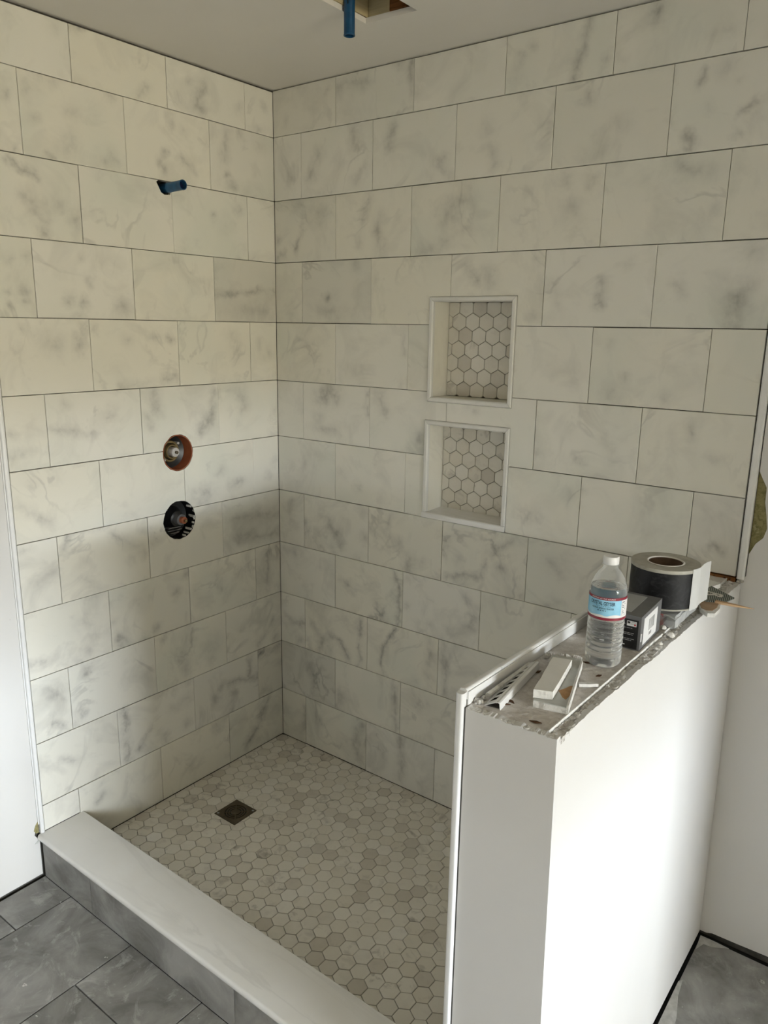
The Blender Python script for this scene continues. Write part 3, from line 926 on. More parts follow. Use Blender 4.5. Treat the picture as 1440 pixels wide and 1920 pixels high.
part('gypsum_edge', bumpy(1.6145, 1.6335, HW_Y + 0.010, -0.003, 6, 300, lambda x, y: ztop(y) - 0.0035 - 0.002 * abs(math.sin(y * 31 + x * 200)), 0.0016, 6, 0.010, 0.0006), 'gypsum', wall_half)
part('gypsum_edge', bumpy(1.478, 1.630, HW_Y + 0.002, HW_Y + 0.013, 80, 4, lambda x, y: ztop(y) - 0.0012, 0.0011, 8, 0.010, 0.0006), 'gypsum_clean', wall_half)
m = MB().box((1.6118, HW_Y + 0.014, 0.99), (1.6134, -0.002, 1.0), lambda x, y, z: (x, y, ztop(y) + (0.0016 if z > 0.995 else -0.012)))
part('corner_bead', m, 'gypsum_clean', wall_half)
m = MB()
for (x, y, l, a) in ((1.50, -1.01, 0.030, 0.4), (1.53, -0.99, 0.018, 2.6), (1.575, -1.026, 0.020, 0.2), (1.545, -0.755, 0.020, 0.2), (1.59, -0.80, 0.014, 1.0), (1.50, -0.86, 0.018, 1.2)):
    c, s = math.cos(a), math.sin(a)
    z = ztop(y) + 0.0006
    m.add([(x + c * u - s * v, y + s * u + c * v, z + dz) for dz in (0, 0.0012) for u, v in ((0, 0), (l * 0.5, -0.003), (l, 0.001), (l * 0.55, 0.004))],
          [(0, 3, 2, 1), (4, 5, 6, 7), (0, 1, 5, 4), (1, 2, 6, 5), (2, 3, 7, 6), (3, 0, 4, 7)])
part('torn_chip', m, 'joist', wall_half)
# marble facing on the shower side
for r in range(7, 13):
    z0, z1 = (12 - r) * TILE_H, (13 - r) * TILE_H
    z1 = min(z1, 1.044)
    if z1 - z0 < 0.012:
        continue
    off = 0.2817 if r % 2 else 0.1285
    ys2 = [-1.0425] + sorted(-(off + 0.3063 * k) for k in range(4) if off + 0.3063 * k < 1.02) + [-0.011]
    for a, b in zip(ys2, ys2[1:]):
        z0t = 0.12 if a < -0.9 and z0 < 0.12 else z0
        m = MB().box((1.4585, a + 0.0008, z0t + 0.001), (1.4725, b - 0.0008, z1 - 0.001))
        o = part('tile', m, 'marble', wall_half)
        o['veining'] = 0.5

# ================================================================== SHOWER FITTINGS
# curb
curb = thing('shower_curb', 'low shower curb with a white marble cap and grey tile face', 'curb', (0.72, -0.965, FLOOR_Z))
m = MB().box((0.001, -1.021, -0.0405), (1.4575, -0.8915, 0.097))
part('core', m, 'thinset', curb)
def bar_profile(prof, axis, a, b, n=1, zf=None):
    """sweep a 2D profile straight along x or y"""
    rings = []
    for i in range(n + 1):
        t = a + (b - a) * i / n
        rings.append([(t, p[0], p[1]) if axis == 'x' else (p[0], t, p[1] + (zf(t) if zf else 0)) for p in prof])
    return MB().loft(rings)
e = 0.006
slab_prof = [(-1.0375, 0.0985), (-1.0415, 0.1005), (-1.0435, 0.105), (-1.0435, 0.1105), (-1.0415, 0.1155), (-1.0370, 0.1185),
             (-0.8905, 0.1185), (-0.8885, 0.1165), (-0.8885, 0.0985)]
o = part('cap_slab', bar_profile(slab_prof, 'x', -0.0002, 1.4570), 'slab', curb, True)
for a, b in ((0.003, 0.2565), (0.2565, 0.8625), (0.8625, 1.4570)):
    m = MB().box((a + 0.001, -1.0325, -0.0295), (b - 0.001, -1.0215, 0.0978))
    o = part('face_tile', m, 'porcelain', curb)
    o['dust'] = 0.25
m = MB().box((0.001, -0.8912, -0.0065), (1.4575, -0.8895, 0.097))
part('inner_face', m, 'hexa', curb)

# edge trims
def quarter(x0, x1, z0, z1, r, corner, n=6):
    """rectangle x0..x1, z0..z1 with rounded corners listed in corner (indices bl, br, tr, tl)"""
    pts = []
    cs = [(x0, z0, 180), (x1, z0, 270), (x1, z1, 0), (x0, z1, 90)]
    for i, (x, z, a) in enumerate(cs):
        if i in corner:
            cx = x + r * (1 if x == x0 else -1)
            cz = z + r * (1 if z == z0 else -1)
            for k in range(n + 1):
                t = math.radians(a + 90 * k / n)
                pts.append((cx + r * math.cos(t), cz + r * math.sin(t)))
        else:
            pts.append((x, z))
    return pts
def post(prof, z0, z1):
    return MB().loft([[(p[0], p[1], z0) for p in prof], [(p[0], p[1], z1) for p in prof]])
t = thing('edge_trim', 'tall white edge trim between the left shower tiles and painted wall', 'trim', (0.0, -1.028, 0.119), 'white edge trims')
part('nose', post(quarter(-0.0095, 0.0050, -1.0335, -1.0205, 0.0050, (1, 2)), 0.1192, CEIL_Z - 0.002), 'trim', t, True)
part('flange', post(rect(-0.0095, -0.0010, -1.0372, -1.0340), 0.150, CEIL_Z - 0.002), 'trim', t)
t = thing('edge_trim', 'white edge trim ending above the half wall at the right tile edge', 'trim', (1.643, 0.0, 1.02), 'white edge trims')
part('nose', post(quarter(1.6345, 1.6530, -0.0060, 0.0095, 0.0058, (0, 1)), 1.0210, CEIL_Z - 0.002), 'trim', t, True)
m = MB()
rq = random.Random(11)
for k in range(9):
    x, y, s = 1.637 + rq.uniform(0, 0.014), -0.004 + rq.uniform(-0.002, 0.006), rq.uniform(0.002, 0.0045)
    m.lathe([(s * 0.4, 0), (s, s * 0.6), (s * 0.5, s * 1.6)], lambda a, b, h: (x + a, y + b, 1.0115 + h + rq.uniform(0, 0.001)), 6, True, True)
part('mortar_lump', m, 'gypsum', t)
t = thing('edge_trim', 'white edge trim along the inner top and front corner of the half wall', 'trim', (1.466, -1.05, FLOOR_Z), 'white edge trims')
part('upright', post(quarter(1.4580, 1.4715, -1.0565, -1.0440, 0.0042, (0, 1)), FLOOR_Z + 0.001, 1.0590), 'trim', t, True)
part('backing_strip', post(rect(1.4717, 1.4742, -1.0500, -1.0380), FLOOR_Z + 0.001, 1.034), 'thinset', t)
top_prof = quarter(1.4580, 1.4725, 1.0465, 1.0640, 0.0050, (2, 3))
zslope = lambda y: -0.019 * (y + 1.05)
part('top_bar', bar_profile(top_prof, 'y', -1.0438, -0.9300, 4, zslope), 'trim', t, True)
part('top_bar', bar_profile(quarter(1.4583, 1.4729, 1.0465, 1.0637, 0.0050, (2, 3)), 'y', -0.9292, -0.0015, 8, zslope), 'trim', t, True)
part('inner_leg', bar_profile(rect(1.4727, 1.4747, 1.0370, 1.0600), 'y', -1.0430, -0.0120, 8, zslope), 'trim', t)
m = MB()
for k in range(12):
    y, s = -1.040 + 0.035 * rq.random() + (0 if k < 8 else 0.30 * rq.random()), rq.uniform(0.0025, 0.006)
    x = 1.4785 + rq.uniform(0, 0.010)
    m.lathe([(s * 0.5, 0), (s, s * 0.5), (s * 0.5, s * 1.4)], lambda a, b, h: (x + a, y + b, ztop(y) + h), 6, True, True)
part('mortar_lump', m, 'gypsum', t)

# niches
def niche(idx, label, sill):
    x0, x1, z0, z1 = NICHES[idx]
    t = thing('shower_niche', label, 'niche', ((x0 + x1) / 2, 0.0, z0), 'recessed shower niches')
    D = 0.086
    m = MB().box((x0 + 0.001, D + 0.009, z0 + 0.001), (x1 - 0.001, D + 0.0175, z1 - 0.001))
    part('backing', m, 'hex_joint', t)
    w = 0.0145
    panel = dict(veining=0.35)
    for nm, a, b in (('side_panel', (x0 + 0.001, 0.008, z0 + 0.0145), (x0 + w, D + 0.0088, z1 - 0.014)), ('side_panel', (x1 - w + 0.002, 0.008, z0 + 0.0145), (x1 - 0.001, D + 0.0088, z1 - 0.014)),
                     ('top_panel', (x0 + 0.001, 0.008, z1 - 0.0135), (x1 - 0.001, D + 0.0088, z1 - 0.001))):
        o = part(nm, MB().box(a, b), 'marble', t)
        o['veining'] = 0.35
    if sill:
        prof = [(-0.0065, z0 + 0.001), (-0.0065, z0 + 0.0165), (-0.004, z0 + 0.0190), (D + 0.0088, z0 + 0.0225), (D + 0.0088, z0 + 0.001)]
        o = part('sill', MB().loft([[(x, p[0], p[1]) for p in prof] for x in (x0 - 0.0005, x1 - 0.0008)]), 'slab', t)
        zi = z0 + 0.0205
    else:
        o = part('bottom_panel', MB().box((x0 + 0.001, 0.008, z0 + 0.001), (x1 - 0.001, D + 0.0088, z0 + 0.0140)), 'marble', t)
        o['veining'] = 0.3
        zi = z0 + 0.0145
    # mitred pencil trim: four lofted bars meeting on the diagonals
    wf, pr = 0.0145, 0.0055
    sect = [(0.0, 0.0075), (0.0, -pr * 0.55), (wf * 0.22, -pr), (wf * 0.78, -pr), (wf, -pr * 0.45), (wf, 0.0075)]   # (inward, depth)
    def bar(p, q, inward, zlo=None):
        g = 0.0006
        d = (Vector(q) - Vector(p)).normalized()
        r0, r1 = [], []
        for s, dep in sect:
            a = Vector(p) + Vector(inward) * s + d * (s + g)
            b = Vector(q) + Vector(inward) * s - d * (s + g)
            if zlo is not None:
                if a.y < zlo: a.y = zlo
                if b.y < zlo: b.y = zlo
            r0.append((a.x, dep, a.y))
            r1.append((b.x, dep, b.y))
        return MB().loft([r0, r1])
    zl = z0 + 0.0200 if sill else None
    part('frame_bar', bar((x0, z1), (x1, z1), (0, -1)), 'pencil', t)
    part('frame_bar', bar((x0, z0), (x0, z1), (1, 0), zl), 'pencil', t)
    part('frame_bar', bar((x1, z0), (x1, z1), (-1, 0), zl), 'pencil', t)
    if not sill:
        part('frame_bar', bar((x0, z0), (x1, z0), (0, 1)), 'pencil', t)
    ax, az = (0.7706, 1.4785) if not sill else (0.7530, 1.2560)
    for cx, cz in hex_grid(x0, x1, z0, z1, ax, az, 0.0488):
        poly = clip_poly(hexagon(cx, cz, 0.0488 - 0.0017), x0 + w + 0.0012, x1 - w + 0.001, zi + 0.001, z1 - 0.0145)
        if len(poly) < 3 or area(poly) < 2.5e-5:
            continue
        part('hexagon_tile', hex_piece(poly, [], D + 0.0088, D + random.uniform(-0.0003, 0.0003), back_fn), 'hexa', t)
niche(0, 'upper recessed niche framed on all four sides with pale pencil trim', False)
niche(1, 'lower recessed niche with a projecting marble sill', True)

# pipe stubs
def pipe_stub(label, loc, axis, length, rad, bend=None):
    t = thing('pipe_stub', label, 'pipe', loc, 'capped blue pipe stubs')
    if axis == 'x':
        fn = lambda a, b, h: (loc[0] + h, loc[1] + a, loc[2] + b + h * 0.03)
    else:
        fn = lambda a, b, h: (loc[0] + a, loc[1] + b, loc[2] - h)
    m = MB().lathe([(rad, 0), (rad, length * 0.40), (rad * 1.05, length * 0.41), (rad * 1.05, length * 0.47), (rad, length * 0.48), (rad, length), (rad * 0.86, length), (rad * 0.86, length - 0.020)], fn, 28)
    part('pipe', m, 'blue', t, True)
    m = MB().lathe([(rad * 0.85, length - 0.0165), (rad * 0.6, length - 0.016), (0.0005, length - 0.0155)], fn, 28, False, True)
    part('end_cap', m, 'blue_dark', t, True)
    m = MB().lathe([(rad * 1.02, length - 0.003), (rad * 1.06, length - 0.0025), (rad * 1.06, length - 0.0005), (rad * 1.02, length)], fn, 28)
    part('lip', m, 'blue', t, True)
    return t
pipe_stub('short capped blue pipe poking out of the left tiled wall', (-0.040, PIPE[0] + 0.001, PIPE[1] - 0.002), 'x', 0.118, 0.0140)
t = pipe_stub('blue pipe hanging down out of the ceiling cut-out', (0.6475, -0.3675, 2.56), 'z', 0.2165, 0.0140)
m = MB().box((0.6520, -0.3815, 2.411), (0.6550, -0.3808, 2.420))
part('print_mark', m, 'black', t)

# valve bodies in the two round openings
def valve(idx, label):
    y0, z0, r = VALVES[idx]
    t = thing('shower_valve', label, 'valve', (0.0, y0, z0), 'rough-in shower valves')
    fn = lambda a, b, h: (h, y0 + a, z0 + b)
    if idx == 0:
        part('sleeve', MB().lathe([(r - 0.004, -0.001), (r - 0.0015, -0.0005), (r - 0.0015, -0.045), (r - 0.0055, -0.045)], fn, 40), 'copper', t, True)
        part('sleeve_lining', MB().lathe([(r - 0.0042, -0.0015), (r - 0.0058, -0.045)], fn, 40), 'copper', t, True)
        part('housing', MB().lathe([(r - 0.006, -0.040), (0.030, -0.052), (0.0005, -0.053)], fn, 32, False, True), 'black', t, True)
        fn2 = lambda a, b, h: (h, y0 - 0.006 + a, z0 + 0.002 + b)
        part('retaining_ring', MB().lathe([(0.036, -0.050), (0.036, -0.034), (0.034, -0.032), (0.029, -0.032), (0.028, -0.034), (0.028, -0.050)], fn2, 36), 'brass', t, True)
        part('inner_ring', MB().lathe([(0.0245, -0.050), (0.0245, -0.024), (0.023, -0.022), (0.0195, -0.022), (0.0185, -0.024), (0.0185, -0.050)], fn2, 36), 'brass', t, True)
        st = part('stem', MB().lathe([(0.0165, -0.052), (0.0165, -0.008), (0.0150, -0.004), (0.006, -0.003)], fn2, 10, False, True), 'chrome', t)
        part('screw', MB().lathe([(0.0050, -0.003), (0.0050, 0.004), (0.003, 0.005)], fn2, 12, False, True), 'bronze', st, True)
        for a in (0.7, 2.4, 3.9):
            q = lambda u, v, h: (h, y0 - 0.006 + 0.0385 * math.cos(a) + u, z0 + 0.002 + 0.0385 * math.sin(a) + v)
            part('mounting_screw', MB().lathe([(0.0045, -0.050), (0.0045, -0.027), (0.003, -0.0255)], q, 10, False, True), 'chrome', t, True)
    else:
        part('housing', MB().lathe([(r - 0.0005, -0.0005), (r - 0.0015, -0.048), (0.030, -0.060), (0.0005, -0.061)], fn, 40, False, True), 'black', t, True)
        fn2 = lambda a, b, h: (h, y0 + 0.004 + a, z0 + 0.001 + b)
        part('valve_body', MB().lathe([(0.040, -0.058), (0.038, -0.046), (0.030, -0.036), (0.0265, -0.018), (0.022, -0.015)], fn2, 36, False, True), 'black', t, True)
        part('collar', MB().lathe([(0.0185, -0.017), (0.0185, 0.004), (0.0165, 0.006), (0.013, 0.006)], fn2, 28, False, True), 'carton', t, True)
        st = part('stem', MB().lathe([(0.0115, 0.004), (0.0115, 0.020), (0.0095, 0.022), (0.004, 0.022)], fn2, 24, False, True), 'copper', t, True)
        part('stem_screw', MB().lathe([(0.0045, 0.021), (0.0045, 0.030), (0.003, 0.031)], fn2, 10, False, True), 'brass', st, True)
        for a, rr_ in ((2.25, 0.045), (3.75, 0.050)):
            q = lambda u, v, h: (h, y0 + rr_ * math.cos(a) + u, z0 + rr_ * math.sin(a) + v)
            part('mounting_screw', MB().lathe([(0.0032, -0.052), (0.0032, -0.030), (0.002, -0.029)], q, 10, False, True), 'sticker', t, True)
        for k in range(3):
            z = z0 - 0.030 - 0.009 * k
            w = (0.030, 0.034, 0.022)[k]
            part('lower_rib', MB().box((-0.050, y0 - w + 0.004, z - 0.002), (-0.026, y0 + w - 0.006, z + 0.0012)), 'carton', t)
        rv = random.Random(5)
        for k in range(9):
            a = rv.uniform(-1.25, 0.75)
            rr_ = r - 0.0015
            y, z = y0 + rr_ * math.cos(a), z0 + rr_ * math.sin(a)
            part('mortar_chip', MB().box((-0.030 * rv.random() - 0.004, y - 0.0020 - 0.0003 * k, z - 0.0035), (-0.0015 - 0.0002 * k, y + 0.0004, z + 0.0010 + 0.003 * rv.random())), 'crumb', t)
valve(0, 'upper rough-in valve with an orange sleeve and brass rings in the wall')
valve(1, 'lower rough-in valve with a black body and copper stem')

# drain
dx, dy, dr = DRAIN
t = thing('floor_drain', 'square dark bronze drain with ring slots in the hexagon floor', 'drain', (dx, dy, -0.0075))
m = MB().box((dx - dr + 0.001, dy - dr + 0.001, -0.0072), (dx + dr - 0.001, dy + dr - 0.001, -0.0022))
part('sump', m, 'black', t)
m = MB().region(rect(dx - dr, dx + dr, dy - dr, dy + dr), [circle(dx, dy, 0.0375, 40)], -0.0021, 0.0008, top_fn)
part('frame', m, 'bronze', t)
for r0, r1 in ((0.0290, 0.0330), (0.0205, 0.0245)):
    m = MB().region(circle(dx, dy, r1, 40), [circle(dx, dy, r0, 40)], -0.0021, 0.0004, top_fn)
    part('grate_ring', m, 'bronze', t)
part('grate_centre', MB().region(circle(dx, dy, 0.0160, 32), [], -0.0021, 0.0004, top_fn), 'bronze', t)
for k in range(4):
    a = math.radians(45 + 90 * k)
    c, s = math.cos(a), math.sin(a)
    m = MB().box((0.014, -0.0020, -0.0021), (0.0385, 0.0020, 0.0002), lambda x, y, z: (dx + c * x - s * y, dy + s * x + c * y, z))
    part('grate_spoke', m, 'bronze', t)
for sx, sy in ((1, 1), (-1, -1)):
    px_, py_ = dx + sx * 0.0415, dy + sy * 0.0415
    part('screw', MB().lathe([(0.0042, 0.0008), (0.0040, 0.0016), (0.002, 0.0017)], lambda a, b, h: (px_ + a, py_ + b, h), 12, False, True), 'carton_grey', t, True)

# ================================================================== THINGS ON THE HALF WALL
def text_mesh(body, height, width=None, bold=0.0):
    cu = bpy.data.curves.new('lettering', 'FONT')
    cu.body = body
    cu.size = 1.0
    cu.align_x = 'CENTER'
    cu.resolution_u = 2
    cu.offset = bold
    ob = bpy.data.objects.new('lettering', cu)
    COL.objects.link(ob)
    dg = bpy.context.evaluated_depsgraph_get()
    dg.update()
    me = bpy.data.meshes.new_from_object(ob.evaluated_get(dg))
    bpy.data.objects.remove(ob)
    bpy.data.curves.remove(cu)
    xs = [v.co.x for v in me.vertices]
    ys_ = [v.co.y for v in me.vertices]
    sx = (width / (max(xs) - min(xs))) if width else height / (max(ys_) - min(ys_))
    sy = height / (max(ys_) - min(ys_))
    cx, cy = (max(xs) + min(xs)) / 2, (max(ys_) + min(ys_)) / 2
    vs = [((v.co.x - cx) * sx, (v.co.y - cy) * sy) for v in me.vertices]
    fs = [tuple(p.vertices) for p in me.polygons]
    bpy.data.meshes.remove(me)
    return vs, fs

def lettering(name, body, height, width, mat, parent, fn, bold=0.0):
    vs, fs = text_mesh(body, height, width, bold)
    m = MB().add([fn(u, v) for u, v in vs], fs)
    return part(name, m, mat, parent)

# bottle of water
BX, BY = 1.574, -0.730
BZ = ztop(BY) + 0.0012
t = thing('water_bottle', 'clear plastic water bottle with a blue and maroon label and white cap', 'bottle', (BX, BY, BZ))
fnb = lambda a, b, h: (BX + a, BY + b, BZ + h)
prof = [(0.012, 0.0030), (0.022, 0.0010), (0.027, 0.0), (0.0310, 0.004), (0.0325, 0.009)]
h = 0.012
while h < 0.086:
    prof += [(0.0328, h), (0.0328, h + 0.0045), (0.0314, h + 0.0065), (0.0314, h + 0.0080)]
    h += 0.0098
prof += [(0.0330, 0.091), (0.0332, 0.096), (0.0332, 0.131), (0.0332, 0.137), (0.0326, 0.146), (0.0300, 0.156), (0.0255, 0.167), (0.0195, 0.1765), (0.0150, 0.181), (0.0132, 0.184), (0.0132, 0.189), (0.0155, 0.1895), (0.0155, 0.1905), (0.0125, 0.191), (0.0125, 0.196)]
part('body', MB().lathe(prof, fnb, 40, True, False), 'bottle', t, True)
wp = [(max(r - 0.0008, 0.004), h_ + 0.0006) for r, h_ in prof if h_ < 0.150] + [(0.0305, 0.1500), (0.0005, 0.1500)]
part('water', MB().lathe(wp, fnb, 40, True, True), 'water', t, True)
part('cap', MB().lathe([(0.0138, 0.1912), (0.0140, 0.1918), (0.0140, 0.2035), (0.0130, 0.2052), (0.004, 0.2056)], fnb, 32, True, True), 'cap', t, True)
TH = math.atan2(CAM_LOC.y - BY, CAM_LOC.x - BX)
RL = 0.0336
lab = part('label', MB().lathe([(RL, 0.0985), (RL, 0.1315)], fnb, 48), 'label_blue', t, True)
part('label_band', MB().lathe([(RL + 0.0001, 0.1312), (RL + 0.0001, 0.1362)], fnb, 48), 'label_red', lab, True)
part('label_band', MB().lathe([(RL + 0.0001, 0.0935), (RL + 0.0001, 0.0985)], fnb, 48), 'label_red', lab, True)
def bent(a0, z, rad=RL + 0.0003, slope=0.0):
    return lambda u, v: fnb(rad * math.cos(TH + a0 + u / rad), rad * math.sin(TH + a0 + u / rad), z + v + slope * u)
# snowy mountain shapes along the lower edge of the label
m = MB()
for k in range(48):
    a, b = k / 48 * 2 * math.pi, (k + 1) / 48 * 2 * math.pi
    ha = 0.0022 + 0.0042 * abs(math.sin(a * 3.0 + 0.6)) * abs(math.sin(a * 1.5))
    hb = 0.0022 + 0.0042 * abs(math.sin(b * 3.0 + 0.6)) * abs(math.sin(b * 1.5))
    r_ = RL + 0.00012
    m.add([fnb(r_ * math.cos(a), r_ * math.sin(a), 0.0985), fnb(r_ * math.cos(b), r_ * math.sin(b), 0.0985), fnb(r_ * math.cos(b), r_ * math.sin(b), 0.0985 + hb), fnb(r_ * math.cos(a), r_ * math.sin(a), 0.0985 + ha)], [(0, 1, 2, 3)])
part('mountain_print', m, 'white_ink', lab)
lettering('lettering', 'CRYSTAL GEYSER', 0.0068, 0.047, 'ink', lab, bent(-0.28, 0.1250), 0.018)
lettering('lettering', 'N A T U R A L', 0.0021, 0.026, 'ink', lab, bent(-0.20, 0.1196))
lettering('lettering', 'ALPINE SPRING WATER', 0.0032, 0.041, 'ink', lab, bent(-0.24, 0.1155), 0.01)
lettering('lettering', 'BOTTLED AT THE SOURCE', 0.0024, 0.044, 'white_ink', lab, bent(-0.24, 0.1337), 0.01)
m = MB()
r_ = RL + 0.0003
for a0, a1, z in ((-0.50, -0.05, 0.1105),):
    n = 10
    for k in range(n):
        if k % 3 == 2:
            continue
        a, b = TH + a0 + (a1 - a0) * k / n, TH + a0 + (a1 - a0) * (k + 0.85) / n
        m.add([fnb(r_ * math.cos(a), r_ * math.sin(a), z), fnb(r_ * math.cos(b), r_ * math.sin(b), z), fnb(r_ * math.cos(b), r_ * math.sin(b), z + 0.0016), fnb(r_ * math.cos(a), r_ * math.sin(a), z + 0.0016)], [(0, 1, 2, 3)])
part('small_print', m, 'ink', lab)
m = MB()
for k in range(8):
    z = 0.1030 + 0.0034 * k
    a, b = TH + 0.86, TH + 1.12 - 0.06 * (k % 3)
    m.add([fnb(r_ * math.cos(a), r_ * math.sin(a), z), fnb(r_ * math.cos(b), r_ * math.sin(b), z), fnb(r_ * math.cos(b), r_ * math.sin(b), z + 0.0012), fnb(r_ * math.cos(a), r_ * math.sin(a), z + 0.0012)], [(0, 1, 2, 3)])
part('side_print', m, 'ink', lab)
m = MB().lathe([(RL + 0.00015, 0.0990), (RL + 0.00015, 0.1310)], lambda a, b, h_: fnb(a, b, h_), 48)
keep_a = [TH + 0.80, TH + 1.45]
m = MB()
for k in range(6):
    a, b = keep_a[0] + (keep_a[1] - keep_a[0]) * k / 6, keep_a[0] + (keep_a[1] - keep_a[0]) * (k + 1) / 6
    r2_ = RL + 0.00016
    m.add([fnb(r2_ * math.cos(q), r2_ * math.sin(q), z) for q, z in ((a, 0.0990), (b, 0.0990), (b, 0.1310), (a, 0.1310))], [(0, 1, 2, 3)])
part('side_panel', m, 'white_ink', lab)

# carton
ang = math.radians(2.5)
ca, sa = math.cos(ang), math.sin(ang)
KX, KY = 1.6085, -0.6350            # near right-hand corner on the wall top
KZ = ztop(KY) + 0.0010
def kf(x, y, z):                    # local: x to the left (negative), y away from the camera
    return (KX + ca * x - sa * y, KY + sa * x + ca * y, KZ + z)
KW, KL, KH = 0.080, 0.136, 0.0690
t = thing('carton_box', 'charcoal cardboard box with a black printed end and white barcode sticker', 'box', (KX - 0.04, KY + 0.07, KZ))
part('box_body', MB().box((-KW, 0, 0), (0, KL, KH), kf), 'carton', t)
part('top_panel', MB().box((-KW + 0.003, 0.018, KH), (-0.026, KL - 0.012, KH + 0.0003), kf), 'carton_grey', t)
end = part('end_panel', MB().box((-KW + 0.002, -0.0004, 0.002), (-0.0045, 0, KH - 0.008), kf), 'carton_black', t)
em = MB()
for (x0, x1, z) in ((-0.074, -0.030, 0.050), (-0.074, -0.016, 0.0425), (-0.074, -0.040, 0.0395), (-0.074, -0.012, 0.0325), (-0.074, -0.014, 0.0295), (-0.074, -0.010, 0.0205), (-0.074, -0.016, 0.0175)):
    x = x0
    rq2 = random.Random(int(z * 1e5))
    while x < x1:
        l = rq2.uniform(0.003, 0.008)
        em.box((x, -0.0006, z), (min(x + l, x1), -0.0004, z + 0.0011), kf)
        x += l + 0.0012
part('printed_line', em, 'grey_ink', end)
fl = part('flag_print', MB().box((-0.0270, -0.0007, 0.0475), (-0.0085, -0.0004, 0.0575), kf), 'white_ink', end)
part('flag_stripe', MB().box((-0.0195, -0.0009, 0.0550), (-0.0095, -0.0007, 0.0562), kf).box((-0.0195, -0.0009, 0.0528), (-0.0095, -0.0007, 0.0537), kf).box((-0.0260, -0.0009, 0.0506), (-0.0095, -0.0007, 0.0515), kf), 'grey_ink', fl)
part('flag_canton', MB().box((-0.0260, -0.0009, 0.0525), (-0.0205, -0.0007, 0.0565), kf), 'carton_black', fl)
part('flag_mark', MB().box((-0.0128, -0.0010, 0.0490), (-0.0095, -0.0009, 0.0525), kf), 'red_ink', fl)
part('mark_print', MB().box((-0.068, -0.0006, 0.0075), (-0.063, -0.0004, 0.0105), kf).box((-0.058, -0.0006, 0.0060), (-0.040, -0.0004, 0.0075), kf).box((-0.034, -0.0006, 0.0075), (-0.028, -0.0004, 0.0092), kf), 'white_ink', end)
stk = part('sticker', MB().box((0, 0.020, 0.0055), (0.0004, 0.108, KH - 0.0085), kf), 'sticker', t)
bm_ = MB()
rq3 = random.Random(2)
y = 0.052
while y < 0.090:
    w_ = rq3.choice((0.0006, 0.0010, 0.0016))
    bm_.box((0.0004, y, 0.026), (0.0006, y + w_, 0.050), kf)
    y += w_ + rq3.choice((0.0008, 0.0012, 0.0018))
part('barcode', bm_, 'grey_ink', stk)
part('print_mark', MB().box((0.0004, 0.058, 0.0150), (0.0006, 0.064, 0.0215), kf).box((0.0004, 0.068, 0.0150), (0.0006, 0.0735, 0.0215), kf), 'carton', stk)
part('tab', MB().box((0, 0.0045, 0.0170), (0.0003, 0.0105, 0.0330), kf), 'sticker', t)

# roll of flashing tape on a clear package
PX0, PX1, PY0, PY1 = 1.534, 1.626, -0.470, -0.312
PZ = ztop(-0.40) + 0.0012
t = thing('plastic_package', 'crinkled clear plastic package with a crimson card under the black tape roll', 'package', (1.58, -0.39, PZ))
rc = random.Random(4)
m = bumpy(PX0, PX1, PY0, PY1, 7, 10, lambda x, y: PZ + 0.028 - 0.10 * abs(x - 1.58), 0.0018, 21, 0.0004)
part('shell_top', m, 'clam', t)
m = MB()
rings = []
for z, g in ((0.0, 0.004), (0.004, 0.0), (0.018, 0.002), (0.028, 0.004)):
    ring = []
    n = 10
    pts = [(PX0 + (PX1 - PX0) * k / n, PY0) for k in range(n)] + [(PX1, PY0 + (PY1 - PY0) * k / n) for k in range(n)] + [(PX1 - (PX1 - PX0) * k / n, PY1) for k in range(n)] + [(PX0, PY1 - (PY1 - PY0) * k / n) for k in range(n)]
    for x, y in pts:
        ring.append((x + rc.uniform(-0.0015, 0.0015) + (g if x == PX0 else -g if x == PX1 else 0), y + rc.uniform(-0.0015, 0.0015) + (g if y == PY0 else -g if y == PY1 else 0), PZ + z))
    rings.append(ring)
m.loft(rings, True, False)
part('shell', m, 'clam', t)
part('card', MB().box((1.5850, -0.4660, PZ + 0.003), (1.5985, -0.4635, PZ + 0.0275)), 'red_card', t)
part('contents', MB().box((1.550, -0.450, PZ + 0.001), (1.618, -0.330, PZ + 0.010)), 'carton_grey', t)

RX, RY, RR = 1.5705, -0.3920, 0.0715
RZ = PZ + 0.0325
RH = 0.0890
t = thing('tape_roll', 'wide roll of black flashing tape with a beige side and hanging liner', 'tape roll', (RX, RY, RZ))
fnr = lambda a, b, h_: (RX + a, RY + b, RZ + h_)
part('tape', MB().lathe([(0.0385, 0.0035), (RR - 0.0008, 0.0035), (RR - 0.0004, RH * 0.5), (RR - 0.0008, RH - 0.0085), (0.0385, RH - 0.0085)], fnr, 64), 'film', t, True)
part('side_face', MB().lathe([(0.0375, RH - 0.0083), (RR, RH - 0.0083), (RR + 0.0004, RH - 0.0045), (RR, RH - 0.001), (RR * 0.8, RH), (0.0400, RH - 0.0012), (0.0375, RH - 0.0030)], fnr, 64), 'roll_side', t, True)
part('side_face', MB().lathe([(0.0375, 0.0), (RR, 0.0), (RR + 0.0003, 0.0033), (0.0375, 0.0033)], fnr, 64), 'roll_side', t, True)
part('core', MB().lathe([(0.0390, 0.001), (0.0390, RH - 0.0025), (0.0350, RH - 0.0015), (0.0350, 0.001), (0.0390, 0.001)], fnr, 48), 'core', t, True)
part('core_rim', MB().lathe([(0.0348, RH - 0.0020), (0.0372, RH + 0.0004), (0.0396, RH - 0.0008)], fnr, 48), 'crumb', t, True)
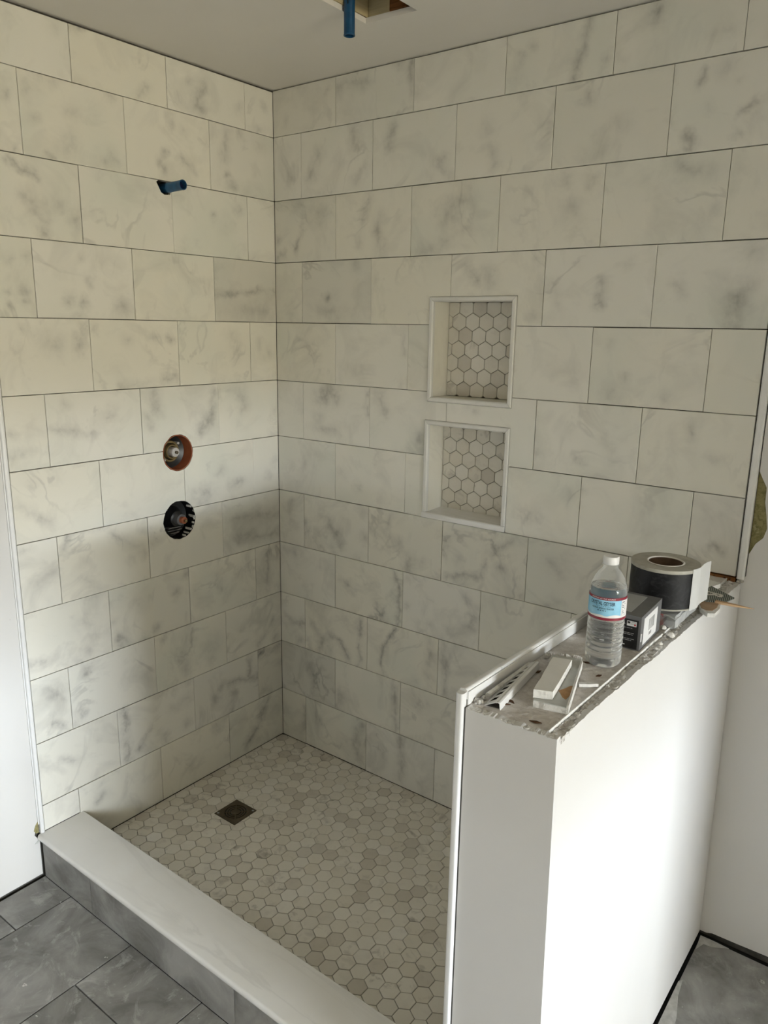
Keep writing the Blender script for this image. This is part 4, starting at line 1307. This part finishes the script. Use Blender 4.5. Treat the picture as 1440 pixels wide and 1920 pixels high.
# translucent liner: wraps the near right of the roll, then leaves it on a tangent
rings = []
a_end = math.radians(8)
pts = []
for k in range(25):
    a = math.radians(-24) + (a_end - math.radians(-24)) * k / 24
    rl_ = RR + 0.0012 + 0.0010 * (k / 24)
    pts.append((rl_ * math.cos(a), rl_ * math.sin(a)))
tx, ty = -math.sin(a_end), math.cos(a_end)
for k in range(1, 8):
    s = 0.0095 * k
    pts.append((pts[24][0] + tx * s + 0.0006 * k * k * 0.35, pts[24][1] + ty * s))
for k, (a, b) in enumerate(pts):
    lift = 0.0005 + 0.0005 * math.sin(k * 0.7)
    droop = max(0, k - 24) * 0.0006
    rings.append([fnr(a, b, -lift - droop * 0.5), fnr(a, b, RH + 0.0012 - droop), fnr(a * 1.004, b * 1.004, RH + 0.0012 - droop), fnr(a * 1.004, b * 1.004, -lift - droop * 0.5)])
part('liner', MB().loft(rings), 'liner', t, True)

# offcuts
def quad_block(name, label, cat, corners, z0, z1, mat, side_mat=None, group=None, shrink=0.0):
    cx = sum(p[0] for p in corners) / 4
    cy = sum(p[1] for p in corners) / 4
    t = thing(name, label, cat, (cx, cy, z0), group)
    r = random.Random(int(cx * 1e4))
    def edge_pts(cs, n=6, j=0.0008):
        out = []
        for i in range(4):
            a, b = cs[i], cs[(i + 1) % 4]
            for k in range(n):
                f_ = k / n
                jj_ = 0 if k == 0 else r.uniform(-j, j)
                out.append((a[0] + (b[0] - a[0]) * f_ + jj_, a[1] + (b[1] - a[1]) * f_ + jj_))
        return out
    p = edge_pts(corners)
    side_z = z1 - 0.0012
    part('broken_body', MB().loft([[(x, y, z0) for x, y in p], [(x, y, side_z) for x, y in p]]), side_mat or mat, t)
    part('glazed_face', MB().loft([[(x, y, side_z + 0.0001) for x, y in p], [(x + (cx - x) * 0.01, y + (cy - y) * 0.01, z1) for x, y in p]]), mat, t)
    return t
LOWZ = ztop(-0.9) + 0.0012
lower = quad_block('board_offcut', 'grey-faced plasterboard offcut with a brown stain lying on the half wall', 'offcut',
                   [(1.557, -0.978), (1.6115, -0.970), (1.552, -0.774), (1.502, -0.792)], LOWZ, LOWZ + 0.0125, 'grey_block', 'gypsum_clean', 'plasterboard offcuts')
m = MB().region([(1.575, -0.922), (1.582, -0.930), (1.590, -0.940), (1.598, -0.944), (1.597, -0.925), (1.594, -0.912), (1.590, -0.888), (1.583, -0.893), (1.580, -0.908)], [], LOWZ + 0.0126, LOWZ + 0.0130, top_fn)
part('stain', m, 'rust', lower)
m = MB().box((1.604, -0.968, LOWZ), (1.6075, -0.790, LOWZ + 0.016), lambda x, y, z: (x + (y + 0.968) * -0.30 + 0.0062, y, z))
part('torn_edge', m, 'gypsum_clean', lower)
m = MB()
for k in range(16):
    f_ = k / 15
    x, y = 1.504 + 0.046 * f_, -0.791 + 0.017 * f_
    s = rc.uniform(0.002, 0.0045)
    m.lathe([(s * 0.6, 0), (s, s * 0.6), (s * 0.3, s * 1.3)], lambda a, b, h_: (x + a, y + b, LOWZ + 0.0115 + h_), 5, True, True)
part('crumbled_end', m, 'gypsum', lower)
upper = quad_block('board_offcut', 'small white plasterboard block stacked on the grey offcut', 'offcut',
                   [(1.5535, -0.972), (1.5820, -0.960), (1.5535, -0.823), (1.5215, -0.833)], LOWZ + 0.0132, LOWZ + 0.0275, 'white_block', 'gypsum_clean', 'plasterboard offcuts')
def sliver(label, a, b, w, hgt, mat='crumb'):
    z = ztop((a[1] + b[1]) / 2) + 0.0012
    d = (Vector(b) - Vector(a)).normalized()
    n_ = Vector((-d.y, d.x))
    pts_ = [Vector(a) - n_ * w / 2, Vector(a) * 0.5 + Vector(b) * 0.5 - n_ * w * 0.62, Vector(b) - n_ * w / 2, Vector(b) + n_ * w / 2, Vector(a) * 0.5 + Vector(b) * 0.5 + n_ * w * 0.45, Vector(a) + n_ * w / 2]
    m_ = MB().loft([[(q.x, q.y, z) for q in pts_], [(q.x * 1.0, q.y, z + hgt) for q in pts_]])
    return tag(part('plaster_sliver', m_, mat), label, 'sliver')
sliver('thin white plaster sliver lying right of the stacked offcuts', (1.583, -0.858), (1.6085, -0.836), 0.008, 0.006, 'gypsum_clean')

# perforated metal trim offcut
PA, PB = Vector((1.5075, -1.026)), Vector((1.4850, -0.842))
pd = (PB - PA).normalized()
pn = Vector((pd.y, -pd.x))          # towards the outer side
PZ2 = ztop(-0.95) + 0.0012
plen = (PB - PA).length
def pf(u, v, d):
    q = PA + pd * u + pn * v
    return (q.x, q.y, PZ2 + d)
t = thing('perforated_trim', 'white perforated metal trim offcut leaning beside the plasterboard blocks', 'trim offcut', (1.497, -0.93, PZ2))
holes = []
k = 0.012
while k < plen - 0.022:
    holes.append([(k, -0.0085), (k + 0.0150, -0.0060), (k + 0.0165, 0.0030), (k + 0.0040, 0.0015)])
    k += 0.0225
m = MB().region([(0, -0.012), (plen, -0.012), (plen, 0.008), (0, 0.008)], holes, 0.0, 0.0008, lambda u, v, d: pf(u, v, 0.0015 + d + (v + 0.012) * 0.50))
part('punched_leg', m, 'trim', t)
part('hole_shade', MB().region([(0.004, -0.0105), (plen - 0.004, -0.0105), (plen - 0.004, 0.0120), (0.004, 0.0120)], [], 0.0, 0.0009, pf), 'thinset', t)  # dark plate standing in for the shade seen through the punched holes
prof_ = [(0.0080, 0.0115), (0.0095, 0.0128), (0.0120, 0.0130), (0.0142, 0.0118), (0.0156, 0.0), (0.0146, 0.0), (0.0133, 0.0108), (0.0115, 0.0119), (0.0095, 0.0117), (0.0080, 0.0105)]
part('nose', MB().loft([[pf(0, a, b) for a, b in prof_], [pf(plen, a, b) for a, b in prof_]]), 'trim', t, True)
# flat trim strip behind it
t2a, t2b = Vector((1.4870, -1.004)), Vector((1.4820, -0.845))
m = MB().loft([[(q.x - 0.0035, q.y, z), (q.x + 0.004, q.y, z), (q.x + 0.004, q.y, z + 0.004), (q.x - 0.001, q.y, z + 0.006), (q.x - 0.0035, q.y, z + 0.0035)] for q, z in ((t2a, ztop(-1.0) + 0.0062), (t2b, ztop(-0.845) + 0.0062))])
tag(part('flat_strip', m, 'gypsum_clean'), 'narrow pale strip lying between the perforated trim and wall edge trim', 'strip')

# plaster crumbs
def crumb(x, y, s, label, seed):
    r = random.Random(seed)
    z = ztop(y) - (0.003 if x > 1.613 else -0.0010)
    m_ = MB()
    rings_ = []
    for hh, k_ in ((0.0, 0.7), (0.35, 1.0), (0.8, 0.85), (1.15, 0.35)):
        rings_.append([(x + s * k_ * r.uniform(0.75, 1.1) * math.cos(q * math.pi / 4), y + s * k_ * r.uniform(0.75, 1.1) * math.sin(q * math.pi / 4), z + s * hh) for q in range(8)])
    m_.loft(rings_)
    tag(part('plaster_crumb', m_, 'crumb'), label, 'crumb', 'plaster crumbs')
crumb(1.6060, -0.482, 0.0075, 'white plaster crumb touching the back corner of the charcoal box', 1)
crumb(1.6290, -0.505, 0.0085, 'largest plaster crumb on the broken outer edge past the box', 2)
crumb(1.6270, -0.563, 0.0050, 'small plaster crumb on the broken edge beside the box', 3)
crumb(1.6280, -0.592, 0.0038, 'tiny plaster crumb nearest the front corner of the box', 4)

# debris at the far end
DZ = ztop(-0.25) + 0.0012
m = MB().loft([[(x, y, DZ) for x, y in p] for p in [[(1.606, -0.245), (1.655, -0.228), (1.668, -0.290), (1.668, -0.330), (1.655, -0.338), (1.634, -0.318)]]] +
              [[(x, y, DZ + 0.009) for x, y in [(1.606, -0.245), (1.655, -0.228), (1.668, -0.290), (1.668, -0.330), (1.655, -0.338), (1.634, -0.318)]]])
t = thing('board_scrap', 'broken plasterboard scrap with brown backing overhanging the outer edge', 'scrap', (1.64, -0.28, DZ))
part('gypsum_core', m, 'gypsum_clean', t)
m = MB().region([(1.606, -0.245), (1.653, -0.229), (1.662, -0.290), (1.659, -0.317), (1.648, -0.322), (1.634, -0.312)], [], DZ + 0.0091, DZ + 0.0100, top_fn)
part('backing_paper', m, 'tan', t)
t = thing('striped_sheet', 'dark green striped packaging sheet with a pale letter on the scrap', 'sheet', (1.645, -0.21, DZ + 0.0103))
sh = [(1.598, -0.255), (1.612, -0.150), (1.678, -0.204), (1.668, -0.252), (1.632, -0.268)]
m = MB().region(sh, [], DZ + 0.0104, DZ + 0.0130, top_fn)
sheet = part('card', m, 'sheet', t)
lettering('lettering', 'R', 0.040, 0.034, 'crumb', t, lambda u, v: (1.637 + 0.95 * v + 0.30 * u, -0.214 - 0.15 * v - 0.95 * u, DZ + 0.0133), 0.03)
m = MB().loft([[(1.650, -0.2575 + a, DZ + 0.0100 + b) for a, b in ((-0.005, -0.0012), (0.005, -0.0012), (0.005, 0.0050), (-0.005, 0.0050))],
               [(1.692, -0.2500 + a, DZ + 0.0080 + b) for a, b in ((-0.0042, 0), (0.0042, 0), (0.0042, 0.0045), (-0.0042, 0.0045))],
               [(1.729, -0.2430 + a, DZ + 0.0085 + b) for a, b in ((-0.0006, 0), (0.0006, 0), (0.0006, 0.0010), (-0.0006, 0.0010))]])
tag(part('wood_shim', m, 'shim'), 'pointed pale wooden shim sticking out past the outer wall edge', 'shim')
m = MB().region([(1.560, -0.150), (1.566, -0.085), (1.620, -0.098), (1.622, -0.104), (1.600, -0.185), (1.585, -0.200)], [], ztop(-0.14) + 0.0012, ztop(-0.14) + 0.012, top_fn)
tag(part('board_scrap', m, 'white_block'), 'white board scrap lying between tape roll and back wall', 'scrap')
